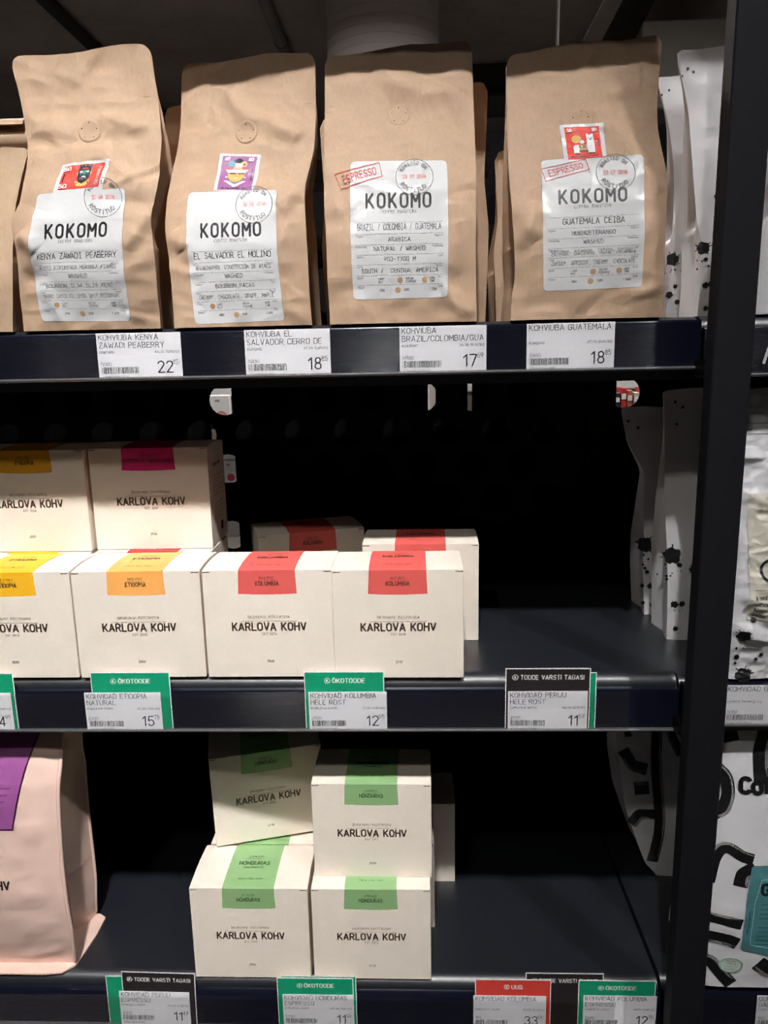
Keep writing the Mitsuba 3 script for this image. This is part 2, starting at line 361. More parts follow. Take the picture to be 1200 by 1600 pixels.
# lamps on the ceiling track (outside the frame)
tk = thing('lighting_track', 'black ceiling track carrying the spotlights above the aisle', 'track')
obj('rail', cbox(-1.4, 1.4, -1.17, -1.13, 3.30, 3.33, .003), 'lamp_body', tk)
for (p, a, r, L, c) in SPOTS:
    p, a = np.array(p), np.array(a); d = (a - p) / np.linalg.norm(a - p)
    sk = thing('track_spotlight', 'black track spotlight on the ceiling track, pointing down at the shelves', 'spotlight', 'spotlights on the ceiling track')
    u = np.cross(d, [0, 0, 1]); u /= np.linalg.norm(u); w = np.cross(u, d)
    t = np.linspace(0, 2 * np.pi, 33)[:-1]; ring = np.cos(t)[:, None] * u + np.sin(t)[:, None] * w
    V = np.vstack([p + r * ring, p]); F = [[i, (i + 1) % 32, 32] for i in range(32)]
    nrm = np.cross(V[1] - V[0], V[32] - V[0])
    if nrm @ d < 0: F = [f[::-1] for f in F]
    E = [L * x for x in c]
    kk = key('lamp_face', sk)
    scene[kk] = mikit.ply((V, F), 'lamp_body', emitter={'type': 'area', 'radiance': {'type': 'rgb', 'value': E}})
    # can: open tube round the lamp face, closed behind
    prof = [(r + .008, .22), (r + .012, .22), (r + .012, -.09), (0.0001, -.09), (0.0001, -.004), (r + .008, -.004)]
    Vc, Fc = [], []
    for q in prof: Vc.append(p + q[1] * d + q[0] * ring)
    m = len(prof)
    for i in range(m):
        for j in range(32):
            a0, a1, b0, b1 = i * 32 + j, i * 32 + (j + 1) % 32, ((i + 1) % m) * 32 + j, ((i + 1) % m) * 32 + (j + 1) % 32
            Fc += [[a0, a1, b1], [a0, b1, b0]]
    obj('housing', (np.vstack(Vc), Fc), 'lamp_body', sk)
    obj('stem', tube([p - .05 * d, (p[0], p[1], 3.30 if abs(p[1] + 1.15) < .01 else 3.6)], .009, 8), 'lamp_body', sk)

for (p, hs, L) in AISLE:
    sk = thing('ceiling_lamp', 'square ceiling lamp over the aisle behind the shelves', 'lamp', 'ceiling lamps of the aisle behind')
    V = [(p[0] - hs, p[1] - hs, p[2]), (p[0] - hs, p[1] + hs, p[2]), (p[0] + hs, p[1] + hs, p[2]), (p[0] + hs, p[1] - hs, p[2])]
    kk = key('lamp_face', sk)
    scene[kk] = mikit.ply((np.array(V), [[0, 1, 2], [0, 2, 3]]), 'lamp_body', emitter={'type': 'area', 'radiance': {'type': 'rgb', 'value': [L, L * .94, L * .88]}})
    obj('housing', cbox(p[0] - hs - .02, p[0] + hs + .02, p[1] - hs - .02, p[1] + hs + .02, p[2] + .004, 3.6, .003), 'lamp_body', sk)

# ------------------------------------------------------------------ shelving
XL, XR = -.80, .2308
SH = [(1.448, 1.445), (1.1405, 1.130), (.8225, .8117)]     # shelf top, rail top
RH = .039
def shelf_profile(zt, d, t=.026, r=.012):
    pts = [(d, zt), ] + [(.003 + r - r * math.sin(a), zt - r + r * math.cos(a)) for a in np.linspace(0, math.pi / 2, 7)] + [(.003, zt - .05), (.02, zt - .05), (.02, zt - t), (d, zt - t)]
    return pts
def rail_profile(zt):
    pts = [(.0028, zt), (-.0030, zt), (-.0036, zt - .001)]
    n = 30
    for i in range(n * 8 + 1):      # fine ribs of the label holder
        z = zt - .0015 - (RH - .0045) * i / (n * 8)
        pts.append((-.0036 - .00030 * (.5 - .5 * math.cos(2 * math.pi * i / 8)), z))
    pts += [(-.0036, zt - RH + .0022), (.0028, zt - RH + .0022)]
    return pts
def lip_profile(zt):
    c = (-.0052, zt - RH + .0016)
    return [(.0028, zt - RH), (.0028, zt - RH + .0022)] + [(c[0] - .0006 * 0 + .0022 * math.cos(a) * 1.0, c[1] + .0016 * math.sin(a)) for a in np.linspace(math.pi / 2, 3 * math.pi / 2, 9)]
def shelving(label, shelves, x0, x1, depth, rail_x=None):
    u = thing('shelving_unit', label, 'shelving')
    for zt, rt in shelves:
        s = obj('shelf', extrude_x(shelf_profile(zt, depth), x0, x1), 'shelf_metal', u, smooth=25)
        obj('price_rail', extrude_x(rail_profile(rt), x0, x1), 'rail_plastic', s, smooth=50, label='dark ribbed label rail')
        obj('rail_lip', extrude_x(lip_profile(rt), x0, x1), 'rail_lip', s, smooth=50)
        ce = (rail_x or x1)
        obj('clear_cover', trimesh.creation.box(bounds=[(x0, -.0081, rt - RH + .001), (ce, -.0077, rt - .0005)]), 'clear_plastic', s, label='clear plastic front of the label rail')
    return u
unit = shelving('black metal shelving unit holding kraft bags and cream cartons', SH, XL, XR, .40, .187)
# uprights stand a little in front of the shelf edges
for xa in (.2235, XL - .03):
    obj('upright', cbox(xa, xa + .0285, -.052, -.0335, 0, 2.15, .0012), 'post_metal', unit, label='dark upright post')
    for zt, _ in SH: obj('bracket', cbox(xa + .003, xa + .010, -.034, .40, zt - .046, zt - .034, .001), 'black_metal', unit)
# header rail above the frame, it shades the tops of the bags
obj('header_rail', cbox(XL - .03, .206, -.014, .004, 1.711, 1.76, .002), 'post_metal', unit)
# perforated back panel
def perforated(x0, x1, z0, z1):
    P = sbox(x0, z0, x1, z1); holes = []
    for r in range(20):
        zc = 1.2265 + .0472 * (r - 9)
        if zc > z1 - .03: continue
        for c in range(30):
            xc = -.0882 + .0676 * (c - 11) + (.0338 if (r % 2 == 0) else 0)
            if x0 + .025 < xc < x1 - .02: holes.append(Point(xc, zc).buffer(.0205, quad_segs=5))
    m = trimesh.creation.extrude_polygon(P.difference(unary_union(holes)), .0015, engine='earcut')
    m.vertices = np.c_[m.vertices[:, 0], .4035 - m.vertices[:, 2], m.vertices[:, 1]]
    return m
obj('back_panel', perforated(XL, XR, .05, 1.70), 'black_metal', unit, label='black perforated back panel with staggered round holes')
obj('back_post', cbox(XL - .02, XL + .01, .405, .435, 0, 1.75, .001), 'black_metal', unit)
obj('back_post', cbox(XR - .015, XR + .01, .405, .435, 0, 1.75, .001), 'black_metal', unit)

NS = [(1.4485, 1.4385), (1.1370, 1.1345), (.8255, .8185)]
unit2 = shelving('neighbouring black shelving unit right of the post, holding white bags', NS, .2335, 1.25, .40)
obj('header_rail', cbox(.2235, 1.28, -.014, .004, 1.786, 1.83, .002), 'post_metal', unit2)
obj('back_panel', perforated(.2335, 1.25, .05, 1.70), 'black_metal', unit2, label='black perforated back panel')
obj('upright', cbox(1.252, 1.28, -.052, -.0335, 0, 2.15, .0012), 'post_metal', unit2)
# opposite side of the run, seen through the holes
unit3 = thing('shelving_unit', 'black shelving backing onto the perforated panel, glimpsed through its holes', 'shelving')
for zt in (1.47, 1.02, .70):
    obj('shelf', cbox(XL, .9, .44, .80, zt - .03, zt, .002), 'black_metal', unit3)
for x0, x1 in ((XL, -.318), (-.282, .024), (.036, .085), (.092, .312), (.378, .9)):
    obj('divider', cbox(x0, x1, .550, .556, .68, 1.379, .001), 'black_metal', unit3)
obj('divider', cbox(.02, .10, .542, .548, .68, 1.318, .001), 'black_metal', unit3)
obj('divider', cbox(.305, .385, .542, .548, .68, 1.30, .001), 'black_metal', unit3)
obj('divider', cbox(XL, .9, .550, .556, 1.47, 1.66, .001), 'black_metal', unit3)
obj('upright', cbox(XL - .03, XL, .44, .80, 0, 1.75, .002), 'black_metal', unit3)
obj('upright', cbox(.9, .93, .44, .80, 0, 1.75, .002), 'black_metal', unit3)
def parcel(x, w, z, h, mat, colr, label, y=.50, d=.05):
    k = thing('small_package', label, 'package')
    obj('pack', cbox(x, x + w, y, y + d, z, z + h, .003), mat, k)
    pt = Print(lambda q, o: np.c_[x + q[:, 0], np.full(len(q), y) - o, z + q[:, 1]])
    pt.poly(Point(w * .6, h * .25).buffer(w * .28, quad_segs=4), colr); pt.rect(w * .3, h * .76, w * .55, h * .84, (.25, .30, .34))
    pt.done('print', k)
cnt = thing('display_counter', 'long pale counter in the aisle behind, glimpsed through the top row of panel holes', 'counter')
obj('front', cbox(-2.6, 2.6, 5.4, 5.6, 0, 1.33, .005), 'pipe_paint', cnt)
obj('top', cbox(-2.65, 2.65, 5.35, 5.65, 1.15, 1.36, .01), 'card_white', cnt)
stand = thing('product_stand', 'dark stand in the aisle behind, holding small white packages', 'stand')
for z in (.90, 1.16): obj('board', cbox(-1.3, 1.3, 2.55, 2.85, z - .02, z, .002), 'black_metal', stand)
for x in (-1.3, 1.27): obj('leg', cbox(x, x + .03, 2.6, 2.8, 0, 1.18, .002), 'black_metal', stand)
parcel(-.87, .085, 1.16, .12, 'card_white', (.6, .3, .25), 'white package with a pale disc, seen through a hole above the magenta-banded carton', y=2.6)
parcel(-.83, .06, .90, .10, 'card_white', (.55, .06, .14), 'white package with a pink spot, seen through a hole beside the magenta-banded carton', y=2.6)
parcel(.035, .035, 1.16, .13, 'card_white', (.3, .25, .2), 'slim pale package glimpsed through a hole under the top price rail', y=2.6)
far = [(.80, .11, (.5, .5, .5), 'grey'), (.842, .10, (.03, .03, .05), 'black'), (.868, .12, (.45, .04, .04), 'bright red'), (.893, .11, (.4, .12, .08), 'rust-red'), (.920, .10, (.5, .45, .4), 'beige'), (.946, .12, (.3, .04, .05), 'dark red')]
for x, h, c, nm in far:
    kk = thing('small_box', f'small {nm} box on the distant stand, seen through a panel hole', 'box', 'small boxes on the distant stand')
    obj('pack', cbox(x, x + .022, 2.58, 2.66, 1.16, 1.16 + h, .002), pr(c, .5, .3), kk)
    obj('strip', cbox(x + .002, x + .020, 2.5785, 2.5801, 1.16 + h * .6, 1.16 + h * .8, .0003), 'card_white', kk)
# ------------------------------------------------------------------ soft bags
SZ1 = 1.448
class Bag:
    """a gusseted pouch. L, R: (x, z) of the front panel's side edges in metres, z from the shelf; yprof: (fraction, y) of the front; thick: (fraction, depth)"""
    def __init__(s, z0, L, R, ztop, yprof, thick, seed=0, wr=.0016, twist=0.0, corner=.008, calm=None, bulge=((0, .002), (.3, .006), (.6, .003), (1, .0005)), creases=(), dxb=0.0, nu=54, nv=110, wscale=1.0, gus=.004):
        s.gus = gus
        s.z0, s.ztl, s.ztr = z0, ztop[0], ztop[1]
        s.L = np.array(sorted(L, key=lambda q: q[1])); s.R = np.array(sorted(R, key=lambda q: q[1]))
        s.yp, s.th, s.bg = np.array(yprof), np.array(thick), np.array(bulge)
        s.seed, s.wr, s.tw, s.cr, s.creases, s.dxb, s.nu, s.nv, s.ws, s.calm = seed, wr, twist, corner, creases, dxb, nu, nv, wscale, calm
        s.H = max(ztop)
    @staticmethod
    def smooth(tab, x, k=.012):
        return (np.interp(x - k, tab[:, 1], tab[:, 0]) + np.interp(x + k, tab[:, 1], tab[:, 0]) + 2 * np.interp(x, tab[:, 1], tab[:, 0])) / 4
    def xl(s, z): return s.smooth(s.L, z, .005)
    def xr(s, z): return s.smooth(s.R, z, .005)
    def y(s, x, z):
        """front surface, z above the shelf"""
        v = np.clip(z / s.H, 0, 1)
        a, b = s.xl(z), s.xr(z)
        t = np.clip((x - a) / (b - a), 0, 1)
        k = .06
        yy = sum(w * np.interp(np.clip(v + d, 0, 1), s.yp[:, 0], s.yp[:, 1]) for d, w in ((-k, .25), (-k / 2, .25), (k / 2, .25), (k, .25)))
        yy = yy - np.interp(v, s.bg[:, 0], s.bg[:, 1]) * (1 - (2 * t - 1) ** 4)
        yy = yy + s.tw * (.5 - t) * v
        q = np.stack([x * 22 * s.ws, np.full_like(x, s.seed * 3.1), z * 26 * s.ws], -1)
        f1 = meshkit.fbm(q, 3, s.seed) - .5
        q2 = np.stack([x * 60 * s.ws + f1 * 3, np.full_like(x, 5.0), z * 75 * s.ws + f1 * 2], -1)
        f2 = np.abs(meshkit.noise(q2, s.seed + 5) - .5)
        edge = np.minimum(1, np.minimum(t, 1 - t) * 8)
        k = (.35 + .65 * edge)
        if s.calm:          # a stuck-on label stiffens the paper under it
            x0, z0, x1, z1 = s.calm; sg = lambda q: 1 / (1 + np.exp(-q / .003))
            k = k * (1 - .7 * sg(x - x0) * sg(x1 - x) * sg(z - z0) * sg(z1 - z))
        yy = yy + (s.wr * 2.2 * f1 + s.wr * .9 * (f2 - .25)) * k
        for (x0, z0, x1, z1, amp, wd) in s.creases:
            dx, dz = x1 - x0, z1 - z0; L2 = dx * dx + dz * dz
            u = np.clip(((x - x0) * dx + (z - z0) * dz) / L2, 0, 1)
            dd = np.hypot(x - x0 - u * dx, z - z0 - u * dz)
            yy = yy - 1.5 * amp * np.exp(-(dd / wd) ** 2) * np.sin(np.pi * np.clip(u * .98 + .01, 0, 1)) ** .5
        return yy
    def ztop(s, t, w):
        z = s.ztl + (s.ztr - s.ztl) * t
        d = np.minimum(t, 1 - t) * w
        c = np.clip(1 - d / s.cr, 0, 1)
        return z - s.cr * (1 - np.sqrt(1 - c * c)) + .0012 * np.sin(t * 9 + s.seed)
    def mesh(s):
        nv, nu, ng = s.nv, s.nu, 10
        rows = []
        for v in np.linspace(0, 1, nv):
            t = np.linspace(0, 1, nu); t = .5 - .5 * np.cos(np.pi * t) if False else t
            wz = float(s.xr(np.array([v * s.H]))[0] - s.xl(np.array([v * s.H]))[0])
            z = v * s.ztop(t, wz)
            x = s.xl(z) + (s.xr(z) - s.xl(z)) * t
            yf = s.y(x, z)
            th = np.interp(v, s.th[:, 0], s.th[:, 1]); tmax = s.th[:, 1].max()
            mid = np.interp(v, s.yp[:, 0], s.yp[:, 1]) + s.tw * (.5 - t) * v
            yb = np.maximum(mid + th + .5 * np.interp(v, s.bg[:, 0], s.bg[:, 1]) * (1 - (2 * t - 1) ** 4) * (th > .01), yf + .0008)
            xb = x + s.dxb * min(1, th / tmax)
            inn = math.sqrt(max((tmax / 2) ** 2 - (th / 2) ** 2, 0)) * .8 + s.gus * min(1, th / .03)
            inn = min(inn, .33 * wz) * float(np.clip((th - .003) / .010, .04, 1))
            k = np.linspace(0, 1, ng + 2)[1:-1]; tri = 1 - np.abs(2 * k - 1)
            front = np.c_[x, yf, z]; back = np.c_[xb, yb, z][::-1]
            xr_ = x[-1] + (xb[-1] - x[-1]) * k - inn * tri; xl_ = xb[0] + (x[0] - xb[0]) * k + inn * tri
            def gy(xg, kk):      # the fold stays between the front and the back sheet
                a_, b_ = np.interp(xg, x, yf), np.interp(xg, xb, yb)
                a_, b_ = a_ + .12 * (b_ - a_), b_ - .12 * (b_ - a_)
                return a_ + (b_ - a_) * kk
            rs = np.c_[xr_, gy(xr_, k), np.full(ng, z[-1])]
            ls = np.c_[xl_, gy(xl_, 1 - k), np.full(ng, z[0])]
            rows.append(np.vstack([front, rs, back, ls]))
        m = len(rows[0]); V = np.vstack(rows); V[:, 2] += s.z0
        i = np.arange(m); j = (i + 1) % m; F = []
        for r in range(nv - 1):
            a = r * m
            F.append(np.c_[a + i, a + j, a + m + j]); F.append(np.c_[a + i, a + m + j, a + m + i])
        n = len(V); V = np.vstack([V, rows[0].mean(0) + [0, 0, s.z0]])
        F.append(np.c_[np.full(m, n), j, i])
        o = (nv - 1) * m; q = np.arange(nu - 1); bk = lambda e: nu + ng + (nu - 1 - e)      # the seal joins front and back edge to edge
        F.append(np.c_[o + q, o + q + 1, o + bk(q + 1)]); F.append(np.c_[o + q, o + bk(q + 1), o + bk(q)])
        r_ = [nu - 1 + e for e in range(ng + 2)]; l_ = [2 * nu + ng - 1 + e for e in range(ng + 1)] + [0]
        for w_ in (r_, l_): F.append(np.array([[o + w_[0], o + w_[e], o + w_[e + 1]] for e in range(1, ng + 1)]))
        return trimesh.Trimesh(V, np.vstack(F), process=False)
    def on(s, q, off):
        """front-panel points (x, z above shelf) -> world, lifted off the surface"""
        q = np.asarray(q, float)
        return np.c_[q[:, 0], s.y(q[:, 0], q[:, 1]) - off, q[:, 1] + s.z0]

MM = lambda L: [(a / 1000, b / 1000) for a, b in L]
KY = [(0, .006), (.25, 0), (.45, .006), (.6, .022), (.8, .040), (1, .050)]
KT = [(0, .068), (.3, .070), (.42, .062), (.6, .030), (.75, .009), (.86, .0022), (1, .0018)]
def ky(lean): return [(a, b + lean * a) for a, b in KY]

class Quad:
    """label sheet coordinates (a right, b up, metres) on a bag's front through its measured outline"""
    def __init__(s, bag, lab, W, H):
        TL, TR, BR, BL = [np.array(p) / 1000 for p in lab[:4]]
        s.bag, s.W, s.H, s.c = bag, W, H, (TL, TR, BR, BL)
        s.ml, s.mr = (np.array(p) / 1000 for p in lab[4:6]) if len(lab) > 4 else ((TL + BL) / 2, (TR + BR) / 2)
    def edge(s, A, M, B, v):
        vm = np.clip((A[1] - M[1]) / (A[1] - B[1]), .15, .85)
        lin = A[0] + (B[0] - A[0]) * v
        k = (M[0] - (A[0] + (B[0] - A[0]) * vm)) / (vm * (1 - vm))
        return lin + k * v * (1 - v), A[1] + (B[1] - A[1]) * v
    def xz(s, q):
        v = 1 - q[:, 1] / s.H; u = q[:, 0] / s.W
        xl, zl = s.edge(s.c[0], s.ml, s.c[3], v); xr, zr = s.edge(s.c[1], s.mr, s.c[2], v)
        return np.c_[xl + (xr - xl) * u, zl + (zr - zl) * u]
    def on(s, q, off): return s.bag.on(s.xz(np.asarray(q, float)), off)

def sheet(fn, poly, off, maxlen=.003):
    V, F = tri2d(poly)
    v3, f = trimesh.remesh.subdivide_to_size(np.c_[V, np.zeros(len(V))], F, maxlen, max_iter=14)
    return fn(v3[:, :2], off), f
def rrect(x0, y0, x1, y1, r): return sbox(x0 + r, y0 + r, x1 - r, y1 - r).buffer(r, quad_segs=4)

INK = (.014, .013, .014); REDI = (.62, .10, .09); GREYI = (.10, .10, .11); DOT = (.45, .29, .16)
def postmark(pt, cx, cy, r, date):
    ring = Point(cx, cy).buffer(r, quad_segs=12)
    pt.poly(ring.difference(ring.buffer(-.00035)), GREYI)
    pt.circle_text('ROASTED ON:', cx, cy, r * .78, 150, 30, .0027, GREYI, True, wt=.16)
    pt.circle_text('RÖSTITUD:', cx, cy, r * .74, 212, 328, .0032, GREYI, False, wt=.16)
    pt.text(date, cx, cy - .0012, .0030, REDI, wt=.13, mono=.62)

def kraft_bag(label, tabs, lean, lab, rows, date, valve, twist=0., seed=1, stamp=None, art=None, pm=None, esp=None, emboss=None, creases=(), title='', wr=.0036, vh=1.0):
    L, R, T = MM(tabs['L']), MM(tabs['R']), MM(tabs['T'])
    rc = random.Random(seed * 17); xa, xb = L[4][0], R[4][0]; lz0, lz1 = lab[3][1] / 1000, lab[0][1] / 1000
    creases = list(creases)
    for i in range(26):         # handling creases in the paper, away from the label
        cx, cz = rc.uniform(xa, xb), rc.uniform(lz1 + .012, .203) if i < 16 else rc.uniform(.012, lz1)
        if i >= 16: cx = rc.choice([xa + rc.uniform(.002, .016), xb - rc.uniform(.004, .028)])
        an, ln = rc.gauss(0, .5) + rc.choice([0, 0, .9, -.9]), rc.uniform(.012, .034)
        creases.append((cx - ln * math.cos(an), cz - ln * math.sin(an), cx + ln * math.cos(an), cz + ln * math.sin(an), rc.uniform(.0004, .0012) * rc.choice([1, 1, -1]), rc.uniform(.003, .008)))
    b = Bag(SZ1, L, R, (T[0][1], T[-1][1] + .002), ky(lean), KT, seed, wr, twist, creases=creases, nu=80, nv=150, calm=(min(lab[0][0], lab[3][0]) / 1000, lab[3][1] / 1000, lab[1][0] / 1000, lab[0][1] / 1000))
    k = thing('coffee_bag', label, 'coffee bag')
    obj('pouch', b.mesh(), 'kraft', k, smooth=45)
    # degassing valve under the paper, with its pin holes
    vx, vz = valve[0] / 1000, valve[1] / 1000
    t = np.linspace(0, 2 * np.pi, 41)[:-1]
    V = [b.on([[vx, vz]], .0009 * vh)[0]]; F = []
    for j, (rr, o) in enumerate(((.0066, .0009), (.0076, .0013), (.0086, .0010), (.0098, -.0004))):
        V += list(b.on(np.c_[vx + rr * np.cos(t), vz + rr * np.sin(t)], o * vh if o > 0 else o))
    for i in range(40):
        n = (i + 1) % 40; F.append([0, 1 + i, 1 + n])
        for j in range(3): F += [[1 + j * 40 + i, 1 + (j + 1) * 40 + i, 1 + (j + 1) * 40 + n], [1 + j * 40 + i, 1 + (j + 1) * 40 + n, 1 + j * 40 + n]]
    F = [f if np.cross(V[f[1]] - V[f[0]], V[f[2]] - V[f[0]])[1] < 0 else f[::-1] for f in F]
    vk = obj('valve', (np.array(V), F), 'kraft', k, smooth=60)
    pt = Print(b.on, .0004 + .0009 * vh)
    for a in (90, 162, 234, 306, 18): pt.poly(Point(vx + .0062 * math.cos(math.radians(a)), vz + .0062 * math.sin(math.radians(a))).buffer(.00042, quad_segs=3), (.02, .012, .008))
    pt.done('pin_holes', vk, 'ink_matte')
    if emboss:
        ex, ez = emboss[0] / 1000, emboss[1] / 1000
        path = [(ex - .003, ez + .007), (ex + .001, ez + .009), (ex + .004, ez + .006), (ex + .0025, ez + .001), (ex + .005, ez - .004), (ex + .003, ez - .008), (ex - .002, ez - .008), (ex - .004, ez - .004), (ex - .003, ez)]
        ls = LineString(path).buffer(.0005)
        obj('tear_emboss', sheet(b.on, ls, .0005, .002), 'kraft', k, smooth=True)
    W, H = .0755, .1010
    q = Quad(b, lab, W, H)
    if stamp:
        sq = Quad(b, stamp, 1, 1)
        edge = [(i / 22, 0) for i in range(23)]
        per = []
        for (x0, y0), (x1, y1) in (((0, 0), (1, 0)), ((1, 0), (1, 1)), ((1, 1), (0, 1)), ((0, 1), (0, 0))):
            n = 26
            for i in range(n):
                f = i / n; o = .012 * (i % 2)
                x, y = x0 + (x1 - x0) * f, y0 + (y1 - y0) * f
                nx, ny = -(y1 - y0), (x1 - x0)
                per.append((x + nx * o, y + ny * o))
        sk = obj('stamp', sheet(sq.on, Polygon(per), .0003 + .0004 * (vh < 1), .05), 'label_paper', k, smooth=True, label='postage-stamp style sticker')
        sp = Print(sq.on, .00045 + .0004 * (vh < 1), .08)
        art(sp); sp.done('picture', sk)
    lk = obj('label', sheet(q.on, rrect(0, 0, W, H, .0032), .0004, .002), 'label_paper', k, smooth=True, label='white paper label')
    pt = Print(q.on, .0006, .003)
    pt.text('KOKOMO', W * .495, H * .648, H * .098, INK, wt=.185, mono=.80, width=W * .70)
    pt.text('COFFEE ROASTERS', W * .495, H * .606, H * .022, (.05, .05, .05), wt=.13, mono=.7, width=W * .37)
    rules = [.540, .458, .383, .312, .243, .166, .099]
    for i, r in enumerate(rules): pt.line([(W * .05, H * r), (W * .95, H * r)], .00022, (.12, .12, .13))
    pt.text(title, W * .5, H * .487, H * .043, INK, wt=.12, mono=.62, width=min(W * .86, W * .041 * len(title)))
    side = [('Region:', 'Regioon:'), ('Processing:', 'Töötlemine:'), ('Varietal:', 'Sort:'), ('Taste:', 'Maitse:'), ('Roast:', 'Röst:'), ('Weight:', 'Kaal:')]
    for i, (sa, sb) in enumerate(side):
        zz = H * (rules[i + 1] - .021)
        pt.text(sa, W * .055, zz + H * .0, H * .014, (.16, .16, .17), wt=.14, align='l')
        pt.text(sb, W * .945, zz + H * .0, H * .014, (.16, .16, .17), wt=.14, align='r')
    for i, r in enumerate(rows):
        lines = r.split('\n'); base = (.404, .339, .266, .185)[i]
        for j, s_ in enumerate(lines):
            hh = .030 if len(lines) == 1 else .019
            pt.text(s_, W * .5, H * (base + (.021 if len(lines) == 2 and j == 0 else 0) - (.010 if len(lines) == 2 else 0)), H * hh, INK, wt=.12, mono=.66, width=min(W * .84, W * .0335 * len(s_)))
    zr = H * .124
    for x_, a_, b_ in ((.27, 'LIGHT', 'HELE'), (.56, 'MEDIUM', 'KESKMINE'), (.81, 'DARK', 'TUME')):
        pt.text(a_, W * x_, zr + H * .011, H * .015, INK, wt=.15, mono=.66, align='l'); pt.text(b_, W * x_, zr - H * .011, H * .015, INK, wt=.15, mono=.66, align='l')
    zw = H * .054
    for x_, a_ in ((.28, '300G'), (.54, '500G'), (.80, '1 000G')): pt.text(a_, W * x_, zw, H * .017, INK, wt=.15, mono=.62, align='l')
    for x_, z_ in ([(.22, zr)] if 'KENYA' in title or 'SALV' in title else [(.50, zr), (.76, zr)]) + [(.475, zw)]:
        pt.poly(Point(W * x_, z_ + H * .006).buffer(.0022, quad_segs=6), DOT)
    pt.done('lettering', lk)
    pt = Print(b.on, .0007 + .0003 * (vh < 1), .003)
    postmark(pt, pm[0] / 1000, pm[1] / 1000, .0150, date)
    pt.done('postmark', k, label='round grey roasting-date stamp')
    if esp:
        eq = Quad(b, esp, .037, .011)
        pt = Print(eq.on, .0009, .003)
        fr = sbox(0, 0, .037, .011); pt.poly(fr.difference(fr.buffer(-.0005)), REDI)
        pt.text('ESPRESSO', .0185, .0030, .0052, REDI, wt=.13, mono=.66, width=.029)
        pt.done('espresso_mark', k, label='red rectangular ink mark')
    return b

WHT = (.8, .8, .8); RED = (.66, .05, .035)
def art_mask(p):
    p.rect(.09, .10, .91, .90, RED)
    p.text('50', .17, .74, .12, WHT, .0001, wt=.24); p.text('50', .17, .16, .12, WHT, .0001, wt=.24)
    for z in (.70, .12): p.rect(.11, z, .23, z + .025, INK, .0001)
    p.rect(.13, .36, .155, .64, INK, .0001)
    p.text('KENYA CARAMELO', .86, .20, .055, (.8, .55, .45), .0001, rot=math.pi / 2, wt=.2, align='l', width=.58)
    p.poly(Polygon([(.39, .36), (.39, .30), (.44, .20), (.55, .17), (.64, .20), (.69, .31), (.69, .38), (.62, .34), (.46, .34)]), (.85, .42, .10), .0001)
    p.poly(Polygon([(.42, .88), (.42, .45), (.46, .32), (.54, .26), (.62, .32), (.67, .45), (.67, .88)]), (.012, .012, .02), .0002)
    p.poly(Polygon([(.39, .62), (.42, .66), (.42, .52), (.40, .54)]), (.85, .42, .10), .0002); p.poly(Polygon([(.70, .62), (.67, .66), (.67, .52), (.69, .54)]), (.85, .42, .10), .0002)
    p.poly(Polygon([(.46, .72), (.50, .78), (.59, .78), (.63, .72), (.545, .74)]), (.7, .06, .05), .0003)
    for x in (.485, .61): p.poly(Point(x, .645).buffer(.036), WHT, .0003)
    p.poly(Polygon([(.535, .70), (.515, .56), (.58, .56), (.56, .70)]), (.05, .33, .16), .0004)
    p.poly(Polygon([(.50, .46), (.52, .51), (.575, .51), (.60, .46)]), WHT, .0003)
    for x in (.455, .60):
        for z in (.55, .59): p.rect(x, z, x + .045, z + .018, (.1, .25, .5), .0003)
    for x in (.47, .61): p.poly(Polygon([(x - .025, .83), (x + .025, .83), (x, .87)]), (.25, .35, .65), .0003)
    p.poly(Point(.54, .85).buffer(.022), (.7, .5, .1), .0003)
    for x, c in ((.49, (.65, .15, .12)), (.54, (.2, .3, .55)), (.595, (.65, .15, .12))): p.poly(Point(x, .40 - abs(x - .54)*-.5).buffer(.02), c, .0003)
    for x in (.42, .66): p.poly(Polygon([(x - .025, .27), (x + .025, .27), (x, .32)]), INK, .0002)
    for x in (.47, .55, .62): p.poly(Point(x, .21).buffer(.018), (.75, .7, .25), .0002)
